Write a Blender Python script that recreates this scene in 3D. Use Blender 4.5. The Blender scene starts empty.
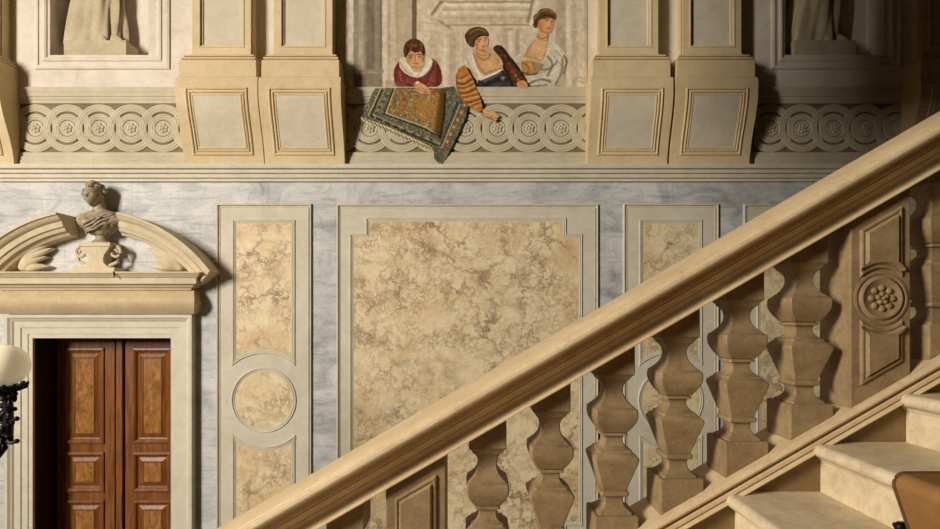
import bpy, bmesh, math, random
import numpy as np
from math import sin, cos, pi, sqrt, radians
random.seed(7)
SC = bpy.context.scene
COL = SC.collection
F = 530.0; CX = 470.0; HZ = 314.0; EYE = 2.7; DW = 5.3      # focal px, principal x, horizon y, eye height, wall distance

def P(px, py, D=DW):
    return ((px-CX)/F*D, D, EYE+(HZ-py)/F*D)
def X(px, D=DW): return (px-CX)/F*D
def Z(py, D=DW): return EYE+(HZ-py)/F*D

# ------------------------------------------------------------------ materials
def s2l(c):
    return tuple(((v/255)/12.92 if v/255 <= .04045 else ((v/255+.055)/1.055)**2.4) for v in c)
def new_mat(name):
    m = bpy.data.materials.new(name); m.use_nodes = True
    nt = m.node_tree; nt.nodes.clear()
    out = nt.nodes.new('ShaderNodeOutputMaterial'); b = nt.nodes.new('ShaderNodeBsdfPrincipled')
    nt.links.new(b.outputs[0], out.inputs[0])
    return m, nt, b
def ramp(nt, fac, stops):
    r = nt.nodes.new('ShaderNodeValToRGB'); e = r.color_ramp.elements
    while len(e) > 1: e.remove(e[0])
    for i, (p, c) in enumerate(stops):
        el = e[0] if i == 0 else e.new(p)
        el.position = p; el.color = (*c, 1) if len(c) == 3 else c
    nt.links.new(fac, r.inputs[0]); return r.outputs[0]
def noise(nt, scale, detail=5, rough=.6, dist=0, vec=None, stretch=None):
    tc = nt.nodes.new('ShaderNodeNewGeometry') if vec is None else None
    v = tc.outputs['Position'] if vec is None else vec
    if stretch:
        mp = nt.nodes.new('ShaderNodeMapping'); mp.inputs['Scale'].default_value = stretch
        nt.links.new(v, mp.inputs[0]); v = mp.outputs[0]
    n = nt.nodes.new('ShaderNodeTexNoise')
    n.inputs['Scale'].default_value = scale; n.inputs['Detail'].default_value = detail
    n.inputs['Roughness'].default_value = rough; n.inputs['Distortion'].default_value = dist
    nt.links.new(v, n.inputs['Vector']); return n.outputs['Fac']
def mix(nt, fac, a, b, mode='MIX'):
    m = nt.nodes.new('ShaderNodeMix'); m.data_type = 'RGBA'; m.blend_type = mode
    for s, v in ((m.inputs[0], fac), (m.inputs[6], a), (m.inputs[7], b)):
        if isinstance(v, (int, float)): s.default_value = v
        elif isinstance(v, tuple): s.default_value = (*v, 1) if len(v) == 3 else v
        else: nt.links.new(v, s)
    return m.outputs[2]
def bump(nt, b, h, strength=.3, dist=.004):
    bp = nt.nodes.new('ShaderNodeBump'); bp.inputs['Strength'].default_value = strength
    bp.inputs['Distance'].default_value = dist
    nt.links.new(h, bp.inputs['Height']); nt.links.new(bp.outputs[0], b.inputs['Normal'])

def stone(name, c1, c2, scale=3, rough=.65, bstr=.25, stain=None, spec=.3, fine=70, grime=.93):
    m, nt, b = new_mat(name)
    n = noise(nt, scale, 8, .65, .4)
    col = ramp(nt, n, [(.32, s2l(c1)), (.68, s2l(c2))])
    if stain:
        n2 = noise(nt, scale*2.3, 9, .7, 1.2)
        f = ramp(nt, n2, [(.55, (0, 0, 0)), (.75, (.7, .7, .7))])
        col = mix(nt, f, col, s2l(stain))
    nf = noise(nt, fine, 4, .6)
    col = mix(nt, .3, col, ramp(nt, nf, [(.3, s2l(c1)), (.7, s2l(c2))]))
    if grime:                                                        # worn, mottled surface
        g1 = ramp(nt, noise(nt, scale*4, 9, .75, .8), [(.38, (grime, grime*.97, grime*.92)), (.56, (1, 1, 1)), (.7, (1.06, 1.05, 1.03))])
        col = mix(nt, 1.0, col, g1, 'MULTIPLY')
    nt.links.new(col, b.inputs['Base Color'])
    b.inputs['Roughness'].default_value = rough; b.inputs['Specular IOR Level'].default_value = spec
    bump(nt, b, nf, bstr*1.4, .003)
    return m

def marble_mat():
    m, nt, b = new_mat('breccia_marble')
    base = ramp(nt, noise(nt, 3.0, 9, .66, 1.0), [(.28, s2l((206, 178, 136))), (.42, s2l((232, 206, 160))), (.55, s2l((242, 222, 180))), (.68, s2l((230, 198, 148))), (.8, s2l((214, 176, 122)))])
    oc = ramp(nt, noise(nt, 1.5, 6, .6, .6), [(.52, (0, 0, 0)), (.72, (.6, .6, .6))])
    col = mix(nt, oc, base, s2l((212, 168, 112)))
    gb = ramp(nt, noise(nt, 2.6, 9, .72, 1.2), [(.56, (0, 0, 0)), (.70, (.5, .5, .5))])
    col = mix(nt, gb, col, s2l((184, 168, 140)))
    pu = ramp(nt, noise(nt, 1.9, 9, .74, .9), [(.59, (0, 0, 0)), (.72, (.5, .5, .5))])
    col = mix(nt, pu, col, s2l((162, 136, 126)))
    # crazed network of fine veins: warped cells
    geo = nt.nodes.new('ShaderNodeNewGeometry')
    wn = nt.nodes.new('ShaderNodeTexNoise'); wn.inputs['Scale'].default_value = 3.5; wn.inputs['Detail'].default_value = 6; wn.inputs['Roughness'].default_value = .7
    nt.links.new(geo.outputs['Position'], wn.inputs['Vector'])
    va = nt.nodes.new('ShaderNodeVectorMath'); va.operation = 'SCALE'; va.inputs['Scale'].default_value = .55
    nt.links.new(wn.outputs['Color'], va.inputs[0])
    vb = nt.nodes.new('ShaderNodeVectorMath'); vb.operation = 'ADD'; nt.links.new(geo.outputs['Position'], vb.inputs[0]); nt.links.new(va.outputs[0], vb.inputs[1])
    def cells(scale, w, c, a0, a1, nsc):
        nonlocal col
        vo = nt.nodes.new('ShaderNodeTexVoronoi'); vo.feature = 'DISTANCE_TO_EDGE'; vo.inputs['Scale'].default_value = scale
        nt.links.new(vb.outputs[0], vo.inputs['Vector'])
        ve = ramp(nt, vo.outputs['Distance'], [(0, (1, 1, 1)), (w*.35, (.8, .8, .8)), (w, (0, 0, 0))])
        br = ramp(nt, noise(nt, nsc, 4, .6), [(a0, (0, 0, 0)), (a1, (.8, .8, .8))])
        col = mix(nt, mix(nt, 1.0, ve, br, 'MULTIPLY'), col, s2l(c))
    cells(2.3, .05, (116, 84, 74), .45, .65, 1.7)
    cells(5.0, .09, (136, 106, 78), .45, .68, 2.9)
    cells(9.0, .12, (150, 112, 76), .46, .68, 3.7)
    kn = ramp(nt, noise(nt, 4.2, 9, .75, 2.0), [(.655, (0, 0, 0)), (.72, (.8, .8, .8))])
    col = mix(nt, kn, col, s2l((112, 84, 86)))
    sp = ramp(nt, noise(nt, 22, 7, .75), [(.35, (.86, .86, .86)), (.65, (1, 1, 1))])
    col = mix(nt, 1.0, col, sp, 'MULTIPLY')
    nt.links.new(col, b.inputs['Base Color']); b.inputs['Roughness'].default_value = .5
    b.inputs['Specular IOR Level'].default_value = .25
    return m

def bluewall_mat():
    m, nt, b = new_mat('grey_blue_scagliola')
    n1 = noise(nt, 2.2, 9, .68, .8, stretch=(1, 1, 1.6))
    col = ramp(nt, n1, [(.30, s2l((158, 158, 156))), (.45, s2l((202, 200, 195))), (.6, s2l((224, 220, 213))), (.75, s2l((224, 208, 190)))])
    n2 = noise(nt, 5, 8, .7, 1.5, stretch=(.35, 1, 3.2))
    col = mix(nt, ramp(nt, n2, [(.52, (0, 0, 0)), (.72, (.75, .75, .75))]), col, s2l((130, 134, 134)))
    n4 = noise(nt, 7, 7, .7, .6, stretch=(2.2, 1, .5))
    col = mix(nt, ramp(nt, n4, [(.56, (0, 0, 0)), (.74, (.5, .5, .5))]), col, s2l((146, 144, 138)))
    # faint block joints
    geo = nt.nodes.new('ShaderNodeNewGeometry'); sx = nt.nodes.new('ShaderNodeSeparateXYZ'); cb = nt.nodes.new('ShaderNodeCombineXYZ')
    nt.links.new(geo.outputs['Position'], sx.inputs[0]); nt.links.new(sx.outputs[0], cb.inputs[0]); nt.links.new(sx.outputs[2], cb.inputs[1])
    bk = nt.nodes.new('ShaderNodeTexBrick'); nt.links.new(cb.outputs[0], bk.inputs['Vector'])
    bk.inputs['Scale'].default_value = 1; bk.inputs['Brick Width'].default_value = 1.35; bk.inputs['Row Height'].default_value = .46
    bk.inputs['Mortar Size'].default_value = .0035
    bk.inputs['Color1'].default_value = (.86, .86, .86, 1); bk.inputs['Color2'].default_value = (1, 1, 1, 1); bk.inputs['Mortar'].default_value = (.7, .7, .7, 1)
    col = mix(nt, .8, col, bk.outputs[0], 'MULTIPLY')
    n3 = noise(nt, 40, 4, .6)
    col = mix(nt, 1., col, ramp(nt, n3, [(.3, (.88, .88, .88)), (.7, (1, 1, 1))]), 'MULTIPLY')
    nt.links.new(col, b.inputs['Base Color']); b.inputs['Roughness'].default_value = .6
    b.inputs['Specular IOR Level'].default_value = .2
    return m

def wood_mat(name, c1, c2, c3, stretch, scale, rough=.38):
    m, nt, b = new_mat(name)
    n = noise(nt, scale, 7, .65, .8, stretch=stretch)
    col = ramp(nt, n, [(.3, s2l(c1)), (.5, s2l(c2)), (.72, s2l(c3))])
    nt.links.new(col, b.inputs['Base Color']); b.inputs['Roughness'].default_value = rough
    b.inputs['Specular IOR Level'].default_value = .3
    bump(nt, b, n, .1, .002)
    return m
def plain(name, c, rough=.6, metal=0, spec=.4):
    m, nt, b = new_mat(name)
    n = noise(nt, 45, 4, .6)
    col = ramp(nt, n, [(.3, tuple(v*.8 for v in s2l(c))), (.7, s2l(c))])
    nt.links.new(col, b.inputs['Base Color']); b.inputs['Roughness'].default_value = rough; b.inputs['Metallic'].default_value = metal
    b.inputs['Specular IOR Level'].default_value = spec
    return m
def paint_mat():
    m, nt, b = new_mat('fresco_pigment')
    a = nt.nodes.new('ShaderNodeAttribute'); a.attribute_name = 'pigment'
    nt.links.new(a.outputs['Color'], b.inputs['Base Color']); b.inputs['Roughness'].default_value = .85
    b.inputs['Specular IOR Level'].default_value = .1
    return m

M = {
 'wall': stone('pale_plaster', (206, 193, 174), (230, 219, 202), 1.6, .8, .1, (188, 174, 154)),
 'blue': bluewall_mat(),
 'marble': marble_mat(),
 'frame': stone('cream_stone', (204, 193, 170), (220, 211, 190), 2, .7, .1),
 'console': stone('ochre_stone', (204, 179, 136), (222, 201, 160), 1.8, .7, .15, (186, 164, 124)),
 'inset': stone('grey_white_plaster', (198, 184, 158), (216, 204, 180), 3, .75, .15),
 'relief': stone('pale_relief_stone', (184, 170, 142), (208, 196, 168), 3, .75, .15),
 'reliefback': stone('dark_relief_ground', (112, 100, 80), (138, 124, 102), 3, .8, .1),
 'statue': stone('aged_statue_stone', (170, 154, 124), (206, 190, 158), 4, .8, .2),
 'pediment': stone('sandstone', (198, 180, 146), (222, 206, 174), 2.4, .7, .2, (166, 138, 92)),
 'cushion': stone('golden_sandstone', (188, 164, 122), (208, 186, 148), 5, .6, .2, (160, 130, 86)),
 'bust': stone('weathered_bust_marble', (116, 96, 72), (208, 190, 158), 18, .55, .3, (86, 70, 56), grime=.75),
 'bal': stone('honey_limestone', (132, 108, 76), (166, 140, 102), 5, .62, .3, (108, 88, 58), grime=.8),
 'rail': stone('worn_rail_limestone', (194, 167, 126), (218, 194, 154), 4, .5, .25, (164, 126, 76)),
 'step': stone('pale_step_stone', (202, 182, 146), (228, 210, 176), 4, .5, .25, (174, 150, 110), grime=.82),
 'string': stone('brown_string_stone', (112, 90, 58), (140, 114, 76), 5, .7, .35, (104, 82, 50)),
 'wood': wood_mat('walnut', (84, 46, 16), (126, 74, 30), (158, 98, 44), (9, 9, .7), 4),
 'burl': wood_mat('burl_veneer', (108, 66, 26), (152, 100, 46), (186, 134, 72), (3, 3, 1.4), 7, .32),
 'iron': plain('black_iron', (34, 28, 24), .45, .7),
 'brass': plain('aged_brass', (120, 90, 46), .4, .8),
 'opal': None,
 'carpet': stone('tan_runner', (142, 102, 60), (158, 116, 70), 9, .95, .5, None, .05, 260),
 'binding': plain('brown_binding', (104, 68, 38), .9),
 'floor': stone('floor_marble', (62, 50, 36), (84, 70, 52), 2, .4, .1),
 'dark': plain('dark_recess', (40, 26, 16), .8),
 'hall': stone('dim_hall_plaster', (70, 58, 42), (88, 74, 54), 1.5, .8, .1),
 'paint': paint_mat(),
}
def opal():
    m, nt, b = new_mat('opal_glass')
    b.inputs['Base Color'].default_value = (.92, .80, .56, 1); b.inputs['Roughness'].default_value = .3
    b.inputs['Subsurface Weight'].default_value = .4
    b.inputs['Subsurface Radius'].default_value = (.05, .04, .03)
    b.inputs['Emission Color'].default_value = (1, .85, .58, 1); b.inputs['Emission Strength'].default_value = .16
    return m
M['opal'] = opal()

# ------------------------------------------------------------------ mesh builder
class MB:
    def __init__(s): s.v = []; s.f = []; s.mi = []; s.smooth = []
    def add(s, vs, fs, mi=0, smooth=False):
        o = len(s.v); s.v += [tuple(v) for v in vs]
        for f in fs:
            s.f.append([i+o for i in f]); s.mi.append(mi); s.smooth.append(smooth)
        return s
    def box(s, x0, x1, y0, y1, z0, z1, mi=0):
        vs = [(x, y, z) for x in (x0, x1) for y in (y0, y1) for z in (z0, z1)]
        return s.add(vs, [(0, 1, 3, 2), (4, 6, 7, 5), (0, 4, 5, 1), (2, 3, 7, 6), (0, 2, 6, 4), (1, 5, 7, 3)], mi)
    def prism_y(s, pts, y0, y1, mi=0, smooth=False):                # polygon in XZ, extruded in Y
        n = len(pts)
        vs = [(p[0], y0, p[1]) for p in pts]+[(p[0], y1, p[1]) for p in pts]
        s.add(vs, [list(range(n)), list(range(2*n-1, n-1, -1))], mi)
        return s.add(vs, [(i, (i+1) % n, n+(i+1) % n, n+i) for i in range(n)], mi, smooth)
    def prism_x(s, pts, x0, x1, mi=0, smooth=False):                # polygon in YZ, extruded in X
        n = len(pts)
        vs = [(x0, p[0], p[1]) for p in pts]+[(x1, p[0], p[1]) for p in pts]
        s.add(vs, [list(range(n)), list(range(2*n-1, n-1, -1))], mi)
        return s.add(vs, [(i, (i+1) % n, n+(i+1) % n, n+i) for i in range(n)], mi, smooth)
    def grid(s, rows, closed_u=False, closed_v=False, mi=0, smooth=True, cap=False):
        nr, nc = len(rows), len(rows[0]); vs = [p for r in rows for p in r]; fs = []
        for i in range(nr if closed_u else nr-1):
            for j in range(nc if closed_v else nc-1):
                a, b2 = i, (i+1) % nr; c, d = j, (j+1) % nc
                fs.append((a*nc+c, a*nc+d, b2*nc+d, b2*nc+c))
        s.add(vs, fs, mi, smooth)
        if cap:
            s.add(rows[0], [list(range(nc))[::-1]], mi); s.add(rows[-1], [list(range(nc))], mi)
        return s
    def tube(s, pts, r, n=8, mi=0, cap=True):
        pts = [np.array(p, float) for p in pts]; rows = []
        for i, p in enumerate(pts):
            t = pts[min(i+1, len(pts)-1)]-pts[max(i-1, 0)]; t /= np.linalg.norm(t)+1e-9
            up = np.array([0, 0, 1.]) if abs(t[2]) < .9 else np.array([1., 0, 0])
            a = np.cross(t, up); a /= np.linalg.norm(a); b2 = np.cross(a, t)
            rr = r[i] if isinstance(r, (list, tuple)) else r
            rows.append([tuple(p+rr*(cos(2*pi*k/n)*a+sin(2*pi*k/n)*b2)) for k in range(n)])
        return s.grid(rows, False, True, mi, True, cap)
    def lathe(s, prof, c, n=20, axis='z', mi=0, sx=1, sy=1):        # prof: (h, r)
        rows = []
        for h, r in prof:
            row = []
            for k in range(n):
                a = 2*pi*k/n
                if axis == 'z': row.append((c[0]+sx*r*cos(a), c[1]+sy*r*sin(a), c[2]+h))
                else: row.append((c[0]+sx*r*cos(a), c[1]-h, c[2]+sy*r*sin(a)))
            rows.append(row)
        return s.grid(rows, False, True, mi, True, True)
    def sphere(s, c, r, n=12, mi=0):
        rx, ry, rz = r if isinstance(r, (tuple, list)) else (r, r, r); rows = []
        for i in range(n+1):
            th = pi*(i/n)*.998+.001
            rows.append([(c[0]+rx*sin(th)*cos(2*pi*k/(2*n)), c[1]+ry*sin(th)*sin(2*pi*k/(2*n)), c[2]+rz*cos(th)) for k in range(2*n)])
        return s.grid(rows, False, True, mi, True, True)
    def sweep(s, path, prof, D=DW, closed=True, mi=0, smooth=False):
        """path in XZ; prof = (inset, height off plane); inset runs to the left of the path direction"""
        n = len(path); rows = []
        nor = []
        for i in range(n):
            p, q = path[i], path[(i+1) % n]; dx, dz = q[0]-p[0], q[1]-p[1]; l = sqrt(dx*dx+dz*dz)+1e-12
            nor.append((-dz/l, dx/l))
        for i in range(n):
            n1 = nor[i-1]; n2 = nor[i]
            if not closed:
                if i == 0: n1 = n2
                if i == n-1: n2 = n1
            k = 1+n1[0]*n2[0]+n1[1]*n2[1]; k = max(k, .25)
            m = ((n1[0]+n2[0])/k, (n1[1]+n2[1])/k)
            rows.append([(path[i][0]+m[0]*o, D-h, path[i][1]+m[1]*o) for o, h in prof])
        return s.grid(rows, closed, False, mi, smooth)
    def poly(s, path, D, mi=0):
        return s.add([(p[0], D, p[1]) for p in path], [list(range(len(path)))], mi)
    def build(s, name, mats, parent=None, bevel=0, seg=2, angle=40, autosmooth=True):
        me = bpy.data.meshes.new(name)
        me.from_pydata(s.v, [], s.f)
        for m in (mats if isinstance(mats, (list, tuple)) else [mats]): me.materials.append(m)
        me.polygons.foreach_set('material_index', s.mi); me.polygons.foreach_set('use_smooth', s.smooth)
        bm = bmesh.new(); bm.from_mesh(me)
        bmesh.ops.remove_doubles(bm, verts=bm.verts, dist=1e-5)
        bmesh.ops.recalc_face_normals(bm, faces=bm.faces)
        bm.to_mesh(me); bm.free()
        if any(s.smooth): me.set_sharp_from_angle(angle=radians(angle))
        me.update()
        o = bpy.data.objects.new(name, me); COL.objects.link(o)
        if parent:
            o.parent = parent; o.location = tuple(-v for v in parent.location)
        if bevel:
            b = o.modifiers.new('edge', 'BEVEL'); b.width = bevel; b.segments = seg; b.limit_method = 'ANGLE'; b.angle_limit = radians(35)
        return o

def tag(o, label, cat, group=None):
    o['label'] = label; o['category'] = cat
    if group: o['group'] = group
    return o
def thing(name, loc, label, cat, group=None):
    o = bpy.data.objects.new(name, None); COL.objects.link(o); o.location = loc; o.empty_display_size = .1
    return tag(o, label, cat, group)
def structure(o): o['kind'] = 'structure'; return o
def rect(x0, x1, z0, z1): return [(x0, z0), (x1, z0), (x1, z1), (x0, z1)]      # counter-clockwise seen from the room
def circ(cx, cz, r, n=48, a0=0, a1=2*pi, close=True):
    m = n if close else n+1
    return [(cx+r*cos(a0+(a1-a0)*i/n), cz+r*sin(a0+(a1-a0)*i/n)) for i in range(m)]
def move_origin(root, dx):                                          # shift a copied thing
    root.location.x += dx
def copy_thing(root, dx, dz, label):
    r = root.copy(); COL.objects.link(r); r.location = (root.location.x+dx, root.location.y, root.location.z+dz); r['label'] = label
    for ch in [c for c in ALLOBJ() if c.parent == root]:
        c = ch.copy(); COL.objects.link(c); c.parent = r
        for g in [c2 for c2 in ALLOBJ() if c2.parent == ch]:
            d = g.copy(); COL.objects.link(d); d.parent = c
    return r
def ALLOBJ(): return list(COL.objects)

# ------------------------------------------------------------------ the setting
XL, XR, ZT = -8.6, 8.0, 8.4
ZBAND = Z(178)                                                       # lower blue wall meets the upper wall
holes = [(-4.35, -2.975, 0, 2.46), (-4.21, -3.215, Z(55), Z(-110)), (3.12, 4.14, Z(55), Z(-110))]
def wall_back():
    xs = sorted({XL, XR, *[h[0] for h in holes], *[h[1] for h in holes]})
    zs = sorted({0, ZT, ZBAND, *[h[2] for h in holes], *[h[3] for h in holes]})
    mb = MB()
    for i in range(len(xs)-1):
        for j in range(len(zs)-1):
            xm, zm = (xs[i]+xs[i+1])/2, (zs[j]+zs[j+1])/2
            if any(h[0] < xm < h[1] and h[2] < zm < h[3] for h in holes): continue
            mb.add([(xs[i], DW, zs[j]), (xs[i+1], DW, zs[j]), (xs[i+1], DW, zs[j+1]), (xs[i], DW, zs[j+1])], [(0, 1, 2, 3)], 0 if zm < ZBAND else 1)
    # niche linings
    for h in holes[1:]:
        d = .24
        mb.add([(h[0], DW, h[2]), (h[1], DW, h[2]), (h[1], DW+d, h[2]), (h[0], DW+d, h[2])], [(0, 1, 2, 3)], 1)
        mb.add([(h[0], DW, h[3]), (h[1], DW, h[3]), (h[1], DW+d, h[3]), (h[0], DW+d, h[3])], [(0, 1, 2, 3)], 1)
        for x in h[:2]:
            mb.add([(x, DW, h[2]), (x, DW+d, h[2]), (x, DW+d, h[3]), (x, DW, h[3])], [(0, 1, 2, 3)], 1)
        mb.add([(h[0], DW+d, h[2]), (h[1], DW+d, h[2]), (h[1], DW+d, h[3]), (h[0], DW+d, h[3])], [(0, 1, 2, 3)], 1)
    # door reveal, its deep shade put into the lining's dark colour
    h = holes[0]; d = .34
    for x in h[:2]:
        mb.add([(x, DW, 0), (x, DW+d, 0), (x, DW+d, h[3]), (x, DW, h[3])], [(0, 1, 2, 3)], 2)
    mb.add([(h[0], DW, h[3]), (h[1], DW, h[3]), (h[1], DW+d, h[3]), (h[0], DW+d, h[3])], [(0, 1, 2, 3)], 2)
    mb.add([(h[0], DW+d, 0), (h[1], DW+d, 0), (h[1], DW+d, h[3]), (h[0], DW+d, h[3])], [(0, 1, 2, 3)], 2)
    return structure(mb.build('wall_back', [M['blue'], M['wall'], M['dark']]))
wall_back()
structure(MB().box(XL, XR, -8, DW+.6, -.12, 0).build('floor', M['floor']))
structure(MB().box(XL, XR, DW-.03, DW, .002, .18).build('baseboard_back', M['frame']))
# moulded cornice between the two zones
pz = [(.0, 4.02), (.03, 4.02), (.03, 4.045), (.055, 4.05), (.06, 4.085), (.085, 4.09), (.09, 4.12), (.12, 4.128), (.125, 4.155), (.125, 4.166), (0, 4.166)]
structure(MB().prism_x([(DW-a, b) for a, b in pz], XL, XR).build('trim_1', M['frame']))

# ------------------------------------------------------------------ wall panels (framed marble)
FRAME = [(0, 0), (0, .016), (.006, .024), (.016, .022), (.018, .002), (.029, .002), (.031, .015), (.038, .015), (.040, .010), (.05, .011)]
INNER = [(0, .011), (.001, .002), (.009, .002), (.010, .018), (.015, .022), (.022, .020), (.024, .003), (.032, .003), (.034, .018), (.041, .016), (.043, .003), (.05, .012)]
def panel_base(name, loc, label, group, x0, x1, z0, z1):
    t = thing(name, loc, label, 'wall panel', group)
    mb = MB(); r = rect(x0, x1, z0, z1)
    mb.sweep(r, FRAME); mb.poly(rect(x0+.05, x1-.05, z0+.05, z1-.05), DW-.011)
    mb.build('frame', M['frame'], t)
    return t
def field(t, loop):
    mb = MB(); mb.sweep(loop, INNER); mb.build('moulding', M['frame'], t)
    # fill, inset a little with the same mitre rule
    tmp = MB(); tmp.sweep(loop, [(.046, .0085)]) if False else None
    n = len(loop); ins = []
    for i in range(n):
        a, b, c = loop[i-1], loop[i], loop[(i+1) % n]
        def nn(p, q):
            dx, dz = q[0]-p[0], q[1]-p[1]; l = sqrt(dx*dx+dz*dz); return (-dz/l, dx/l)
        n1, n2 = nn(a, b), nn(b, c); k = max(1+n1[0]*n2[0]+n1[1]*n2[1], .25)
        ins.append((b[0]+(n1[0]+n2[0])/k*.05, b[1]+(n1[1]+n2[1])/k*.05))
    MB().poly(ins, DW-.0122).build('marble_field', M['marble'], t)
ZB = .28
def narrow_panel(px0, label):
    dx = px0-217
    x0, x1 = X(217+dx), X(312+dx); t = panel_base('wall_panel', ((x0+x1)/2, DW, ZB), label, 'narrow marble panels with a round medallion', x0, x1, ZB, Z(204))
    cx, cz, R = X(264.2+dx), Z(400), .455
    fx0, fx1 = X(232+dx), X(296.5+dx); hw = (fx1-fx0)/2; cxm = (fx0+fx1)/2
    a = math.acos(hw/R)
    arc = [(cxm+R*cos(t_), cz+R*sin(t_)) for t_ in [a+(pi-2*a)*i/24 for i in range(25)]]       # right to left over the top of the ring
    field(t, [(fx1, Z(219)), (fx0, Z(219))] + arc[::-1])
    arcb = [(cxm+R*cos(t_), cz-R*sin(t_)) for t_ in [a+(pi-2*a)*i/24 for i in range(25)]]      # right to left under the ring
    field(t, [(fx0, ZB+.16), (fx1, ZB+.16)] + arcb)
    field(t, circ(cxm, cz, .335, 56))
def wide_panel(px0, px1, label):
    x0, x1 = X(px0), X(px1); t = panel_base('wall_panel', ((x0+x1)/2, DW, ZB), label, 'wide marble panels with notched corners', x0, x1, ZB, Z(204.5))
    a, b = X(px0+12), X(px1-15); n = .16; zt = Z(217); zb = ZB+.14
    field(t, [(a, zb+n), (a+n, zb+n), (a+n, zb), (b-n, zb), (b-n, zb+n), (b, zb+n), (b, zt-n), (b-n, zt-n), (b-n, zt), (a+n, zt), (a+n, zt-n), (a, zt-n)])
narrow_panel(217, 'narrow cream-framed marble panel with round medallion beside the wooden door')
wide_panel(337, 598, 'wide cream-framed marble panel with notched corners, under the painted figures')
narrow_panel(623, 'narrow cream-framed marble panel with medallion, half hidden by the sloping handrail')
wide_panel(743, 1004, 'marble panel mostly hidden behind the rightmost balusters and the rosette pier')

# ------------------------------------------------------------------ friezes of interlaced rings
ZR = Z(128.7); SP = .3185
def guilloche(name, x0, x1, cxs, label):
    t = thing(name, ((x0+x1)/2, DW, Z(166)), label, 'frieze', 'interlaced ring friezes')
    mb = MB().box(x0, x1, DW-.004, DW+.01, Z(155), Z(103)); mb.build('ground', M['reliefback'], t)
    mb = MB()
    zl, zh = Z(166), Z(153)
    mb.prism_x([(DW, zl), (DW-.04, zl), (DW-.04, zl+.045), (DW-.034, zl+.05), (DW-.034, zl+.085), (DW-.024, zl+.09), (DW-.022, zh), (DW, zh)], x0, x1)
    mb.build('plinth', M['relief'], t)
    zl, zh = Z(104), Z(88.5)
    mb = MB().prism_x([(DW, zl), (DW-.016, zl), (DW-.016, zl+.03), (DW-.022, zl+.035), (DW-.024, zl+.06), (DW-.032, zl+.066), (DW-.034, zl+.10), (DW-.038, zl+.11), (DW-.038, zh), (DW, zh)], x0, x1)
    mb.build('ledge', M['relief'], t)
    # four interlacing strands: wide arc over one centre, tight arc round the next
    def prof(w, h):
        return [(-w, .003), (-w, h), (-w*.72, h+.005), (-w*.42, h+.004), (-w*.34, h), (-w*.26, h+.005), (w*.26, h+.005), (w*.34, h), (w*.42, h+.004), (w*.72, h+.005), (w, h), (w, .003)]
    k0 = 0; mb = MB()
    cs = list(cxs); cs = [cs[0]-SP*2, cs[0]-SP]+cs+[cs[-1]+SP, cs[-1]+2*SP]
    for sgn in (1, -1):
        for ph in (0, 1):
            rows = []
            for i, c in enumerate(cs):
                outer = (i+ph) % 2 == 0
                R = .2035 if outer else .115; w = .036 if outer else .030
                for q in range(25):
                    th = pi - pi*q/24
                    dz = R*sin(th)*(sgn if outer else -sgn); xx = c+R*cos(th)
                    hh = (.010+.005*(1-q/24)) if outer else (.010+.005*q/24); hh += (.0006 if sgn > 0 else 0)
                    rr = (R*cos(th)/R, sin(th)*(sgn if outer else -sgn))
                    u = 1 if outer else -1
                    row = []
                    for o, h in prof(w, hh):
                        xo = xx+u*o*rr[0]*1.0; zo = ZR+dz+u*o*rr[1]
                        row.append((min(max(xo, x0+.001), x1-.001), DW-h, zo))
                    rows.append(row)
            rows = [r for r in rows if x0-.05 < np.mean([p[0] for p in r]) < x1+.05]
            clean = [rows[0]]
            for r in rows[1:]:
                if abs(r[5][0]-clean[-1][5][0])+abs(r[5][2]-clean[-1][5][2]) > 1e-4: clean.append(r)
            mb.grid(clean, False, False, 0, False)
    st = mb.build('ring_strands', M['relief'], t)
    for c in cxs:
        if not (x0+.05 < c < x1-.02): continue
        mb = MB()
        mb.lathe([(0, .078), (.006, .078), (.010, .070), (.010, .062), (.006, .056)], (c, DW-.004, ZR), 24, 'y')
        for k in range(6):
            a = 2*pi*k/6+.3
            mb.sphere((c+.032*cos(a), DW-.012, ZR+.032*sin(a)), (.019, .012, .019), 6)
        mb.sphere((c, DW-.018, ZR), (.016, .012, .016), 6)
        mb.build('rosette', M['relief'], t)
guilloche('ring_frieze', X(20), X(186), [X(36.6)+SP*i for i in range(5)], 'pale interlaced ring frieze under the statue niche above the door')
guilloche('ring_frieze', X(341), X(588), [X(370.3)+SP*i for i in range(7)], 'interlaced ring frieze that the painted carpet hangs over')
guilloche('ring_frieze', X(753), X(921), [X(769.8)+SP*i for i in range(5)], 'dim interlaced ring frieze above the handrail at right')

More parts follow.
